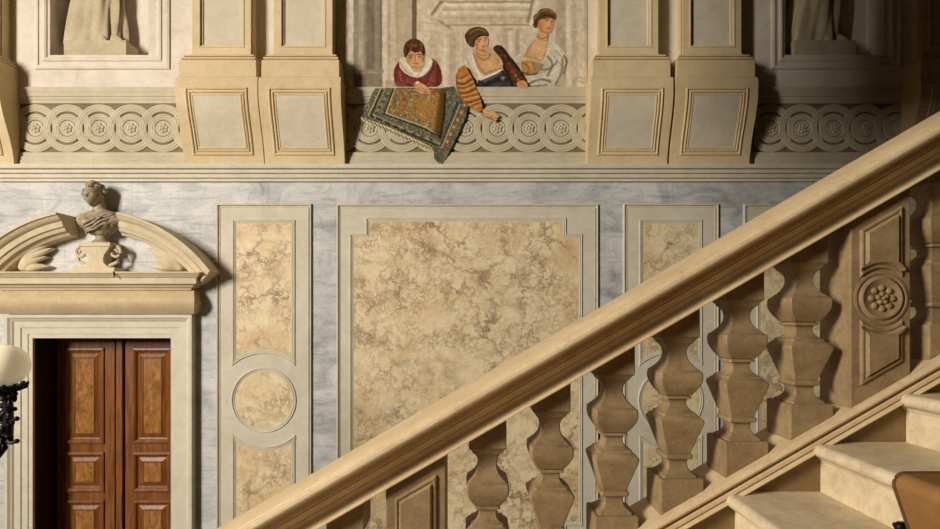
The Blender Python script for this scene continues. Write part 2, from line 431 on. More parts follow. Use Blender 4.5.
# ------------------------------------------------------------------ consoles and pilasters
Z0C, Z1C = 4.168, 4.965
SPROF = [(0, .235), (.04, .246), (.12, .25), (.24, .245), (.36, .225), (.48, .195), (.6, .16), (.72, .128), (.84, .102), (.94, .088), (1, .084)]
def cpro(t):
    for (a, pa), (b, pb) in zip(SPROF, SPROF[1:]):
        if t <= b: return pa+(pb-pa)*(t-a)/(b-a)
    return SPROF[-1][1]
def make_console(xc, label):
    t = thing('console', (xc, DW, Z0C), label, 'console', 'scrolled consoles under the pilasters')
    hw = .392; zz = lambda q: Z1C+(Z0C-Z1C)*q
    pts = [(DW, zz(0))]+[(DW-cpro(i/24), zz(i/24)) for i in range(25)]+[(DW, zz(1))]
    MB().prism_x(pts, xc-hw, xc+hw, 0, True).build('body', M['console'], t)
    # mouldings following the curved face
    def ring(i0, t0, t1, prof, name, mat):
        path = []
        n = 16
        x0, x1 = xc-hw+i0, xc+hw-i0
        loop = [(x0, t0+(t1-t0)*i/n, 1, 0) for i in range(n)]+[(x0+(x1-x0)*i/4, t1, 0, 1) for i in range(4)]
        loop += [(x1, t1+(t0-t1)*i/n, -1, 0) for i in range(n)]+[(x1+(x0-x1)*i/4, t0, 0, -1) for i in range(4)]
        mb = MB(); rows = []
        cxm, ctm = (x0+x1)/2, (t0+t1)/2
        for x, q, a, b in loop:
            row = []
            for o, h in prof:
                sxx = (x1-x0-2*o)/(x1-x0); dt = o/(Z1C-Z0C); stt = (t1-t0-2*dt)/(t1-t0)
                qq = ctm+(q-ctm)*stt
                row.append((cxm+(x-cxm)*sxx, DW-cpro(qq)-h, zz(qq)))
            rows.append(row)
        mb.grid(rows, True, False, 0, False); return mb
    ring(.095, .135, .89, [(0, -.002), (0, .008), (.010, .014), (.018, .010), (.020, -.006), (.033, -.006), (.035, .010), (.044, .013), (.049, .008), (.051, -.004), (.058, -.004), (.060, .008), (.068, .009), (.074, .006), (.078, -.002)], 'm', None).build('panel_moulding', M['console'], t)
    mb = MB(); rows = []
    x0, x1 = xc-hw+.17, xc+hw-.17; t0, t1 = .135+.075/.797, .89-.075/.797
    for i in range(17):
        q = t0+(t1-t0)*i/16; rows.append([(x0, DW-cpro(q)-.004, zz(q)), (x1, DW-cpro(q)-.004, zz(q))])
    mb.grid(rows); mb.build('panel', M['inset'], t)
    # flat cap over the scroll
    MB().prism_x([(DW, Z1C), (DW-.235, Z1C), (DW-.225, Z1C+.012), (DW-.225, Z(66, 5.08)), (DW, Z(66, 5.08))], xc-hw+.02, xc+hw-.02).build('cap', M['console'], t)
    return t
def make_pilaster(xc, label):
    t = thing('pilaster', (xc, DW, Z(66, 5.08)), label, 'pilaster', 'panelled pilasters')
    za, zb = Z(66, 5.08), Z(52, 5.12); zt = ZT-.05; hw = .285
    def ringx(prof):                                                # moulded base with returned ends
        mb = MB()
        for (h0, o0), (h1, o1) in zip(prof, prof[1:]):
            pass
        rows = []
        for h, o in prof:
            rows.append([(xc-hw-o, DW, h), (xc-hw-o, DW-.14-o, h), (xc+hw+o, DW-.14-o, h), (xc+hw+o, DW, h)])
        mb.grid(rows, False, False, 0, False)
        mb.add(rows[-1], [(0, 1, 2, 3)]); mb.add(rows[0], [(0, 1, 2, 3)])
        return mb
    H = zb-za
    ringx([(za+H*a, o) for a, o in ((0, .085), (.36, .085), (.37, .052), (.43, .05), (.45, .068), (.5, .076), (.58, .074), (.63, .058), (.65, .036), (.70, .036), (.715, .054), (.80, .052), (.85, .034), (.92, .012), (1, .004))]).build('base', M['console'], t)
    mb = MB(); mb.box(xc-hw, xc+hw, DW-.112, DW, zb, zt)
    lo = rect(xc-hw, xc+hw, zb, zt)
    mb.sweep(lo, [(0, .10), (0, .14), (.062, .14), (.064, .146), (.076, .146), (.08, .112)])
    mb.build('shaft', M['console'], t)
    MB().sweep(rect(xc-hw+.08, xc+hw-.08, zb+.08, zt-.08), [(0, .113), (0, .124), (.016, .126), (.020, .113)]).poly(rect(xc-hw+.10, xc+hw-.10, zb+.10, zt-.10), DW-.1135).build('panel', M['inset'], t)
    return t
CXS = [(-4.88, 'partly seen', 'at the far left edge of the photo'), (-2.42, '', ''), (-1.626, '', ''), (1.547, '', ''), (2.356, '', ''), (4.69, '', '')]
cl = ['scrolled console cut by the left edge, beside the ring frieze over the door', 'left scrolled console of the pair between door niche and painted figures',
      'scrolled console just left of the painted carpet', 'scrolled console just right of the painted women', 'right scrolled console of the pair beside the dim right niche',
      'scrolled console at the right edge, above the handrail']
pl = ['panelled pilaster cut by the left edge of the photo', 'left panelled pilaster of the pair between the pale statue niche and painted figures', 'panelled pilaster just left of the painted boy',
      'panelled pilaster just right of the painted women', 'panelled pilaster just left of the dim statue niche', 'panelled pilaster cut by the right edge of the photo']
for (xc, _, _), a, b in zip(CXS, cl, pl):
    make_console(xc, a); make_pilaster(xc, b)

# ------------------------------------------------------------------ statue niches
def niche(h, opx, label_f, label_s, label_p, mat):
    x0, x1, z0, z1 = h
    t = thing('niche_frame', ((x0+x1)/2, DW, Z(69)), label_f, 'niche frame', 'niche frames')
    MB().sweep(rect(X(opx[0]), X(opx[1]), Z(69.5), z1+.16), [(0, 0), (0, .016), (.02, .022), (.035, .02), (.04, .01), (.075, .008), (.08, .02), (.10, .022), (.115, .014), (.12, .004), (.14, 0)]).build('moulding', M['wall'], t)
    # plinth and draped figure
    pc = x0+.445; py0 = DW+.02; zt = Z(40.5, 5.33)
    tag(MB().box(pc-.315, pc+.315, py0, py0+.20, z0, zt).build('statue_plinth', M['statue'], None, .006), label_p, 'plinth', 'statue plinths')
    s = thing('statue', (pc, py0+.1, zt), label_s, 'statue', 'draped niche statues')
    c = (pc-.045, py0+.115)
    rows = []
    H = 1.02; nz = 44; na = 96
    for i in range(nz+1):
        q = i/nz; z = zt+.004+q*H
        rx = .285*(1-q)**.9+.19*(1-(1-q)**.9) - .04*math.exp(-((q-.85)/.12)**2)
        ry = .092
        sh = -.03*(1-q)+.02*sin(q*3)
        row = []
        for k in range(na):
            a = 2*pi*k/na
            fold = .10*sin(9*a+3.2*q+1.2*sin(2.0*a))+.06*sin(17*a-4.5*q)+.05*sin(5*a+7*q)
            fold *= (1-.45*q)
            # broad mantle swept diagonally from the right hip to the left hem
            dgl = cos(a-(-pi/2-.9+1.9*q)); mant = .26*max(0, dgl)**5*(1-abs(q-.45))
            r = 1+fold+mant
            row.append((c[0]+sh+rx*r*cos(a), c[1]+ry*r*sin(a)*(.9), z))
        rows.append(row)
    mb = MB(); mb.grid(rows, False, True, 0, True, True); mb.build('robe', mat, s, angle=80)
    mb = MB()
    for fx, fy, rz in ((.09, -.10, .3), (.21, -.055, .8)):
        rows = []
        for i in range(9):
            q = i/8; w = .045*(1-.35*q)*(1 if i < 8 else .6); hgt = .075*(1-.75*q)+.01
            cxx = c[0]+fx+q*.11*sin(rz); cyy = c[1]-.075-q*.03*cos(rz)
            rows.append([(cxx+w*cos(b)*cos(rz), cyy+w*cos(b)*sin(rz)*.4, zt+.003+max(0, hgt*sin(b))) for b in [pi*j/8 for j in range(9)]])
        mb.grid(rows, False, True, 0, True, True)
    mb.build('foot', mat, s)
    mb = MB()
    tors = [(zt+H-.02, .17, .10), (zt+H+.1, .15, .10), (zt+H+.2, .165, .11), (zt+H+.3, .19, .11), (zt+H+.37, .19, .09), (zt+H+.41, .10, .07), (zt+H+.44, .055, .06), (zt+H+.5, .052, .058)]
    mb.grid([[(c[0]+rx*cos(2*pi*k/24), c[1]+ry*sin(2*pi*k/24), z) for k in range(24)] for z, rx, ry in tors], False, True, 0, True, True)
    for sx in (-1, 1):
        mb.tube([(c[0]+sx*.18, c[1], zt+H+.36), (c[0]+sx*.23, c[1]-.02, zt+H+.12), (c[0]+sx*.12, c[1]-.11, zt+H+.02)], [.05, .042, .03], 10)
    mb.sphere((c[0], c[1]-.01, zt+H+.60), (.085, .10, .12), 10)
    mb.build('upper_body', mat, s)
niche(holes[1], (36, 170), 'pale moulded niche frame round the statue above the door', 'pale draped stone statue in the niche above the door', 'pale plinth under the statue above the door', M['statue'])
niche(holes[2], (771, 901), 'dim moulded niche frame round the statue above the handrail', 'dim draped stone statue in the right-hand niche', 'dim plinth under the right-hand statue', M['statue'])

# ------------------------------------------------------------------ door, surround and pediment
door = structure(MB().box(-4.35, -2.975, DW+.285, DW+.30, .004, .05).build('door_1', M['wood']))
DD = 5.58
def leaf(x0, x1, px0, px1, knob):
    lf = MB().box(x0, x1, DD+.012, DD+.05, .004, 2.46)
    zs = [(Z(442.5, DD), Z(349, DD)), (Z(491, DD), Z(453, DD)), (.16, Z(501, DD))]
    # stiles and rails
    lf.box(x0, px0, DD, DD+.02, .004, 2.455); lf.box(px1, x1, DD, DD+.02, .004, 2.455)
    edges = [.004]+[v for z in zs[::-1] for v in z]+[2.455]
    for i in range(0, len(edges), 2): lf.box(px0, px1, DD, DD+.02, edges[i], edges[i+1])
    o = lf.build('door_leaf', M['wood'], door, .003)
    for z0, z1 in zs:
        m = MB().sweep(rect(px0, px1, z0, z1), [(-.012, 0), (-.01, .014), (.01, .018), (.028, .006), (.034, -.006), (.05, -.010)], DD)
        m.build('panel_moulding', M['wood'], o)
        m = MB().sweep(rect(px0+.05, px1-.05, z0+.05, z1-.05), [(0, -.010), (.035, .004), (.04, .010), (.05, .010), (.054, .004)], DD)
        m.build('panel_bevel', M['wood'], o)
        MB().poly(rect(px0+.10, px1-.10, z0+.10, z1-.10), DD-.005).build('panel_field', M['burl'], o)
    if knob:
        k = MB().lathe([(0, .022), (.006, .022), (.008, .009), (.03, .009), (.035, .02), (.05, .022), (.06, .012)], (px1+.035, DD, Z(473, DD)), 16, 'y')
        k.build('door_knob', M['brass'], o)
    return o
leaf(-4.348, -3.742, -4.253, -3.859, False)
leaf(-3.630, -2.977, -3.537, -3.151, True)
MB().box(-3.722, -3.650, DD-.016, DD+.02, .004, 2.455).build('meeting_stile', M['wood'], door, .01)

fr = thing('door_surround', (-3.66, DW, 0), 'moulded cream stone surround framing the wooden double door', 'door surround')
path = [(X(35), 0.003), (X(35), Z(338)), (X(172.5), Z(338)), (X(172.5), 0.003)]
AR = [(0, 0), (0, .03), (.04, .03), (.042, .038), (.10, .038), (.105, .048), (.165, .05), (.175, .062), (.19, .07), (.205, .085), (.235, .085), (.235, 0)]
MB().sweep(path, AR, DW, False).build('architrave', M['frame'], fr)
pd = thing('broken_pediment', (-3.66, DW, Z(314)), 'broken curved stone pediment over the wooden door', 'pediment')
# cushion frieze
XA = -3.66
c0, c1 = Z(314, 5.2), Z(290, 5.2); hh = (c1-c0)
cp = [(.06, c0+.002)]+[(.10+.055*sin(pi*i/12), c0+hh*i/12) for i in range(13)]+[(.06, c1)]
rows = []
for a, z in cp:
    w = .93+(a-.06)*.55
    rows.append([(XA-w, DW, z), (XA-w, DW-a, z), (XA+w, DW-a, z), (XA+w, DW, z)])
MB().grid(rows, False, False, 0, False, True).build('cushion_frieze', M['cushion'], pd)
# horizontal cornice
z0c, z1c = Z(290, 5.12), Z(271.5, 5.05)
cor = [(z0c, .12), (z0c+.02, .13), (z0c+.03, .15), (z0c+.055, .165), (z0c+.06, .20), (z0c+.115, .205), (z0c+.12, .215), (z0c+.145, .235), (z0c+.16, .25), (z1c, .25)]
rows = []
for z, a in cor:
    w = .93+(a-.12)*1.15
    rows.append([(XA-w, DW, z), (XA-w, DW-a, z), (XA+w, DW-a, z), (XA+w, DW, z)])
MB().grid(rows, False, False, 0, False, True).build('cornice', M['pediment'], pd)
# weathered crack that runs down the cornice
ck = [(X(113, 5.04), z1c), (X(114, 5.04), z1c-.045), (X(113.2, 5.04), z1c-.058)]
MB().tube([(x, DW-.2515 if i < 3 else DW-.2065, z) for i, (x, z) in enumerate(ck)], [.007, .007, .006, .004], 6).build('crack', M['dark'], pd)['label'] = 'dark crack in the cornice'
# the two arcs of the raked cornice
D5 = 5.05; acx, acz, AR_ = X(87.4, D5), Z(364, D5), 155/F*D5
acx = XA
ARC = [(0, .0), (0, .25), (.022, .25), (.026, .235), (.05, .222), (.07, .20), (.075, .185), (.08, .185), (.082, .195), (.13, .185), (.135, .165), (.14, .165), (.142, .172), (.17, .16), (.178, .13), (.205, .11), (.207, 0)]
def arc_half(a0, a1, n=28):
    rows = []
    for i in range(n+1):
        a = a0+(a1-a0)*i/n
        rows.append([(acx+(AR_-o)*cos(a), DW-h, acz+(AR_-o)*sin(a)) for o, h in ARC])
    mb = MB(); mb.grid(rows, False, False, 0, True)
    for r in (rows[0], rows[-1]): mb.add(r, [list(range(len(r)))])
    return mb.build('raking_arc', M['pediment'], pd, angle=25)
aend = math.asin((z1c-acz)/AR_)
brk = math.acos(.29/AR_)
arc_half(aend+.004, brk); arc_half(pi-brk, pi-aend-.004)
# fan leaves of carved scrollwork in the corners of the tympanum
def leafwork(sgn):
    mb = MB(); zz_ = z1c+.012
    # overlapping sickle leaves that spring from the outer corner and curl up towards the middle
    for (b, tip, tz, w, bow) in ((.80, .40, .345, .050, .10), (.78, .47, .235, .046, .07), (.76, .53, .150, .040, .05), (.74, .50, .055, .034, .02)):
        rows = []
        for j in range(15):
            q = j/14
            x = XA+sgn*(b+(tip-b)*q+bow*sin(pi*q)*.55); z = zz_+.03+(tz-.03)*q**1.15+bow*sin(pi*q)*.25
            ww = w*(sin(pi*min(1, q*.86+.14)))**.7+.004
            # blade lies along the wall: wide in the wall plane, shallow out of it
            tx, tz2 = (tip-b)*sgn, tz; l = sqrt(tx*tx+tz2*tz2); nx, nz = -tz2/l, tx/l
            rows.append([(x+nx*ww*cos(c), DW-.035-.045*sin(pi*q)-.030*sin(c), z+nz*ww*cos(c)) for c in [2*pi*k/10 for k in range(10)]])
        mb.grid(rows, False, True, 0, True, True)
    mb.build('leaf_scroll', M['pediment'], pd)
leafwork(1); leafwork(-1)

# bust pedestal
DB = 5.205; bx = X(100, DB); by = DB
pt = thing('bust_pedestal', (bx, by, z1c), 'scrolled stone pedestal under the bust, on the cornice over the door', 'pedestal')
zb0, zb1, zt0, zt1 = z1c, z1c+.045, Z(247.5, DB), Z(243.5, DB)
MB().box(bx-.205, bx+.205, by-.095, by+.09, zb0, zb1).build('base_slab', M['pediment'], pt, .006)
rows = []
for q, hw in ((0, .15), (.1, .10), (.25, .075), (.45, .075), (.65, .09), (.85, .125), (1, .145)):
    z = zb1+(zt0-zb1)*q; d = .055+.02*q
    rows.append([(bx-hw, by-d, z), (bx+hw, by-d, z), (bx+hw, by+d, z), (bx-hw, by+d, z)])
MB().grid(rows, False, True, 0, False, True).build('body', M['pediment'], pt, .004)
MB().box(bx-.155, bx+.155, by-.085, by+.085, zt0, zt1).build('top_slab', M['pediment'], pt, .005)
for sg in (-1, 1):
    pts = []; rr = []
    for j in range(36):
        q = j/35; a = pi/2*(1)+sg*0; th = q*2.6*pi
        r = .058*(1-.72*q)
        pts.append((bx+sg*(.165+r*sin(th+.2)), by-.02, Z(252.5, DB)+r*cos(th+.2))); rr.append(.017*(1-.35*q))
    MB().tube(pts, rr, 8).tube([(bx+sg*.16, by-.02, Z(252.5, DB)+.056), (bx+sg*.11, by-.02, Z(250, DB)+.045)], .016, 8).tube([(bx+sg*.215, by-.02, Z(254, DB)), (bx+sg*.19, by-.02, Z(262, DB)), (bx+sg*.11, by-.02, zb1+.02)], [.014, .018, .02], 8).build('volute', M['pediment'], pt)

# the bust
bs = thing('bust', (bx, by, zt1), 'weathered stone bust of a curly-haired figure on a pedestal over the door', 'bust')
zs0 = zt1
sc = .01
def E(z, cx, cy, rx, ry, n=28, sq=1.0):
    return [(bx+cx+rx*abs(cos(2*pi*k/n))**sq*(1 if cos(2*pi*k/n) >= 0 else -1), by+cy+ry*abs(sin(2*pi*k/n))**sq*(1 if sin(2*pi*k/n) >= 0 else -1), z) for k in range(n)]
MB().grid([E(zs0, .01, 0, .085, .06), E(zs0+.02, .01, 0, .085, .06), E(zs0+.03, .01, 0, .06, .045), E(zs0+.055, .012, 0, .05, .04), E(zs0+.075, .014, 0, .06, .045), E(zs0+.085, .014, 0, .075, .05)], False, True, 0, True, True).build('socle', M['bust'], bs)
T0 = zs0+.08
torso = [E(T0, .015, -.01, .09, .055), E(T0+.03, .018, -.015, .13, .07), E(T0+.07, .02, -.025, .175, .088), E(T0+.11, .022, -.03, .21, .095), E(T0+.15, .024, -.022, .235, .09, sq=.9), E(T0+.185, .022, -.012, .228, .078, sq=.9),
         E(T0+.21, .018, -.005, .185, .068), E(T0+.23, .012, 0, .12, .06), E(T0+.245, .006, 0, .075, .055), E(T0+.27, 0, -.005, .056, .053), E(T0+.31, -.006, -.012, .052, .052), E(T0+.34, -.01, -.016, .05, .05)]
mb = MB(); mb.grid(torso, False, True, 0, True, True)
for sx in (-1, 1): mb.sphere((bx+.015+sx*.075, by-.085, T0+.105), (.068, .05, .06), 8)
mb.build('torso', M['bust'], bs)
# folds of a cloak across the chest, one strap running up to the shoulder
mb = MB()
def chest(xx, zz_):                                                  # front surface of the torso at this height
    q = min(max((zz_-T0)/.25, 0), 1); rx = .09+.145*min(1, q*1.6)-.16*max(0, q-.75); ry = .055+.04*sin(pi*min(1, q*1.1))
    u = min(abs(xx-.02)/max(rx, .05), .98); return -.012-ry*sqrt(1-u*u)
for k in range(4):
    pts = []
    for j in range(17):
        q = j/16; xx = .155-.255*q+.020*k*(1-q); zz_ = T0+.205-.135*q-.022*k+.010*sin(4*q+k)
        pts.append((bx+xx, by+chest(xx, zz_)-.010-.03*math.exp(-((abs(xx-.02)-.07)/.05)**2)*(1 if zz_ < T0+.15 else 0), zz_))
    mb.tube(pts, .011, 7)
for k in range(3):
    pts = []
    for j in range(9):
        q = j/8; xx = -.165+.035*k+.05*q; zz_ = T0+.165-.11*q
        pts.append((bx+xx, by+chest(xx, zz_)-.004, zz_))
    mb.tube(pts, [.013*(1-(2*q_-1)**4)+.002 for q_ in [j/8 for j in range(9)]], 7)
mb.build('cloak', M['bust'], bs)
# head: one shaped surface with brow, nose, lips, chin
HX, HY, HZ_ = bx-.03, by-.045, T0+.375
def head(cx, cy, cz, s, yaw=.02):
    rows = []; n, m = 30, 44
    for i in range(n+1):
        th = pi*(i/n)*.996+.002; row = []
        for k in range(m):
            ph = 2*pi*k/m
            x, y, z = sin(th)*cos(ph), sin(th)*sin(ph), cos(th)
            fx, fy, fz = x*.78, y*.92, z*1.12
            if fz < 0: fx *= 1-.30*(-fz)**1.3; 
            if y < 0:                                               # face side (towards -y)
                g = lambda a, b, sa, sb: math.exp(-((x-a)/sa)**2-((z-b)/sb)**2)
                fy -= .17*g(0, -.16, .09, .15)+.07*g(0, -.02, .07, .16)
                fy += .15*g(.27, .06, .15, .09)+.15*g(-.27, .06, .15, .09)
                fy -= .07*g(0, .20, .4, .07)
                fy -= .08*g(0, -.44, .2, .06)
                fy += .06*g(0, -.34, .25, .03)+.06*g(0, -.49, .2, .03)
                fy -= .09*g(0, -.74, .22, .13)
                fy -= .05*g(.34, -.2, .16, .16)+.05*g(-.34, -.2, .16, .16)
            c_, s_ = cos(yaw), sin(yaw)
            row.append((cx+s*(fx*c_-fy*s_), cy+s*(fx*s_+fy*c_), cz+s*fz))
        rows.append(row)
    return MB().grid(rows, False, True, 0, True, True)
head(HX, HY, HZ_, .098).build('head', M['bust'], bs, angle=80)
mb = MB()
for k in range(110):
    th = random.uniform(0, 1.9); ph = random.uniform(0, 2*pi)
    if sin(ph-.02) < -.15 and th > .80: continue
    x, y, z = sin(th)*cos(ph), sin(th)*sin(ph), cos(th)
    r = random.uniform(.016, .030); e = random.uniform(.92, 1.16)
    mb.sphere((HX+.084*x*e, HY+.092*y*e, HZ_+.012+.104*z*e), (r, r, r*.9), 6)
mb.build('hair', M['bust'], bs)

# ------------------------------------------------------------------ lamp at the left edge
DL = 3.2
lx, lz = X(5, DL), Z(365.5, DL); pxl = lx-.32
lt = thing('lamp_standard', (pxl, DL, 0), 'black wrought iron lamp with round cream glass globe at the left edge', 'lamp')
MB().lathe([(0, .22), (.06, .22), (.08, .17), (.16, .14), (.2, .08), (.35, .06), (.5, .075), (.55, .045), (1.2, .04), (1.25, .06), (1.3, .04), (1.75, .035), (1.8, .055), (1.84, .03), (1.9, .02), (2.05, .012)], (pxl, DL, 0), 24).build('post', M['iron'], lt)
zc = Z(386, DL)
arm = []
for j in range(21):
    q = j/20; arm.append((pxl+.02+(lx-pxl+.0)*(q**.75), DL, 1.72+.12*sin(pi*q*1.05)*-1+.24*q**3*.9))
pa = [(pxl+.02, DL, 1.74), (pxl+.09, DL, 1.72), (pxl+.17, DL, 1.755), (pxl+.25, DL, 1.825), (lx-.015, DL, 1.90), (lx+.012, DL, 1.97), (lx+.02, DL, 2.05), (lx+.018, DL, zc-.12), (lx+.008, DL, zc-.05), (lx, DL, zc-.005)]
mb = MB().tube(pa, [.024, .024, .026, .028, .03, .03, .028, .026, .024, .03], 10)
# curled leaves and buds along the arm
for (ax, az, dx, dz, l) in ((lx+.02, 1.93, .06, .005, .05), (lx+.025, 2.06, .055, .01, .05), (lx+.02, 2.2, .05, .02, .045)):
    mb.tube([(ax, DL, az), (ax+dx*.5, DL-.01, az+dz-.012), (ax+dx, DL-.01, az+dz)], [.014, .011, .009], 7).sphere((ax+dx, DL-.01, az+dz), .015, 6)
for (ax, az) in ((lx-.02, 1.99), (lx-.03, 2.1), (lx-.02, 2.17)):
    pts = [(ax-.10*sin(2.4*pi*q)*(1-q*.7)-.02, DL-.015, az+.03-.05*cos(2.4*pi*q)*(1-q*.7)) for q in [j/20 for j in range(21)]]
    mb.tube(pts, [.012*(1-.5*j/20) for j in range(21)], 6)
rl_ = random.Random(3)
for j in range(26):
    q = j/25; zz_ = 1.93+(zc-.05-1.93)*q; a = rl_.uniform(0, 2*pi); r = rl_.uniform(.026, .042)
    mb.sphere((lx+.014+r*cos(a), DL+r*sin(a)*.7, zz_), (rl_.uniform(.010, .02), .012, rl_.uniform(.012, .028)), 5)
mb.build('scroll_arm', M['iron'], lt)
mb = MB().lathe([(-.09, .02), (-.08, .04), (-.06, .03), (-.03, .05), (-.012, .085), (0, .10), (.004, .09)], (lx, DL, zc), 18)
for k in range(14):
    a = 2*pi*k/14
    mb.tube([(lx+.06*cos(a), DL+.06*sin(a), zc-.02), (lx+.098*cos(a), DL+.098*sin(a), zc-.006), (lx+.112*cos(a), DL+.112*sin(a), zc+.018)], [.018, .016, .007], 6)
mb.build('leaf_cup', M['iron'], lt)
MB().sphere((lx, DL, lz), .124, 24).build('lamp_globe', M['opal'], lt)['label'] = 'round cream glass globe'

# ------------------------------------------------------------------ the staircase balustrade
SL = .5774; SB = F/1.96; DC = 2.04
ca, sa = cos(math.atan(SL)), sin(math.atan(SL))
zs_top = lambda x: 1.547+SL*x                                        # top of the string
zr_bot = lambda x: 2.238+SL*x                                        # underside of the rail
XA0, XA1 = -3.2, 3.4
# wall below the string
low = [(XA0, 0.0), (XA1, 0.0), (XA1, zs_top(XA1)-.03), (-1.547/SL+.06, .03), (XA0, .03)]
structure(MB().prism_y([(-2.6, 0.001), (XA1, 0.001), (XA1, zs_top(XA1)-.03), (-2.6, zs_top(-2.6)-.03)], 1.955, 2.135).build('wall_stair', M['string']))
# moulded string capping it
sp = [(1.955, -.074), (1.925, -.068), (1.912, -.066), (1.908, -.061), (1.912, -.056), (1.924, -.053), (1.926, -.049), (1.918, -.046), (1.919, -.034), (1.934, -.031), (1.936, -.027), (1.926, -.024), (1.917, -.018), (1.914, -.011), (1.918, -.004), (1.930, 0), (2.15, 0), (2.15, -.074)]
mb = MB(); n = len(sp)
rows = [[(x, d, zs_top(x)+v/ca) for d, v in sp] for x in (-2.6, XA1)]
mb.grid(rows, False, True, 0, False, True)
structure(mb.build('trim_2', M['rail']))
# hand rail
RP = [(.118, 0), (.124, .002), (.124, .006), (.116, .009), (.098, .011), (.074, .018), (.072, .030), (.080, .044), (.084, .046), (.084, .052), (.096, .062), (.110, .076), (.110, .082), (.116, .086), (.118, .109), (.152, .111), (.164, .115), (.171, .122), (.173, .129), (.170, .139), (.162, .146), (.154, .149), (.152, .153), (.130, .159), (.10, .163)]
RP = RP+[(-max(.084, u*.62), v) for u, v in RP[::-1]]
mb = MB()
xs = np.linspace(XA0+.2, XA1, 40)
rows = [[(x-0*v, DC-u, zr_bot(x)+v/ca) for u, v in RP] for x in xs]
mb.grid(rows, False, True, 0, True, True)
tag(mb.build('handrail', M['rail'], angle=24), 'broad moulded stone handrail sloping up across the photo', 'handrail')

BPROF = [(.312, .070), (.308, .066), (.302, .060), (.297, .057), (.292, .055), (.284, .046), (.272, .039), (.258, .036), (.244, .036), (.230, .039), (.216, .046), (.203, .056), (.192, .067), (.186, .073), (.183, .078),
         (.179, .078), (.172, .0800), (.158, .0800), (.145, .0785), (.130, .073), (.114, .064), (.100, .054), (.094, .050), (.092, .042), (.090, .048), (.080, .048), (.078, .038), (.066, .034), (.054, .035), (.043, .041), (.034, .050), (.030, .056), (.027, .062), (.020, .063), (.016, .070), (.003, .082),
         (0, .083), (-.008, .083), (-.128, .0455), (-.129, .051), (-.132, .053), (-.143, .053), (-.147, .050), (-.148, .039), (-.160, .036), (-.172, .036), (-.184, .040), (-.196, .050), (-.203, .059), (-.206, .063), (-.213, .064)]
def sq_row(x, y, z, w, ch=.12):
    c = w*ch if w > .03 else w*.1; c = min(c, .006)
    return [(x-w+c, y-w, z), (x+w-c, y-w, z), (x+w, y-w+c, z), (x+w, y+w-c, z), (x+w-c, y+w, z), (x-w+c, y+w, z), (x-w, y+w-c, z), (x-w, y-w+c, z)]
ZU = lambda x: 1.847+SL*x
def make_baluster(xc, label):
    zu = ZU(xc); t = thing('baluster', (xc, DC, zs_top(xc)), label, 'baluster', 'square stone balusters under the handrail')
    w = .070; h = zu+.312
    vs = lambda x: zr_bot(x)+.002
    mb = MB(); mb.prism_y([(xc-w, h), (xc+w, h), (xc+w, vs(xc+w)), (xc-w, vs(xc-w))], DC-w, DC+w); mb.build('top_block', M['bal'], t, .004)
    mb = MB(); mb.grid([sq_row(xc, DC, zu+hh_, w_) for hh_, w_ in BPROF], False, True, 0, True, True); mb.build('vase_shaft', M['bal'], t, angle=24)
    w = .0805; zb = zu-.2125
    mb = MB(); mb.prism_y([(xc-w, zs_top(xc-w)-.002), (xc+w, zs_top(xc+w)-.002), (xc+w, zb), (xc-w, zb)], DC-w, DC+w); mb.build('base_block', M['bal'], t, .005)
    return t
b0 = make_baluster(1.265, 'square baluster right beside the rosette pier, on its left')
XB = [(1.0255, 'second square baluster to the left of the rosette pier'), (.7855, 'third square baluster to the left of the rosette pier'), (.5445, 'third square baluster to the right of the plain panelled pier'),
      (.305, 'second square baluster to the right of the plain panelled pier'), (.066, 'square baluster just right of the plain panelled pier'), (1.779, 'baluster cut by the right edge, beyond the rosette pier'), (-.465, 'baluster just left of the plain panelled pier, only its top block showing')]
for x, lb in XB: copy_thing(b0, x-1.265, SL*(x-1.265), lb)

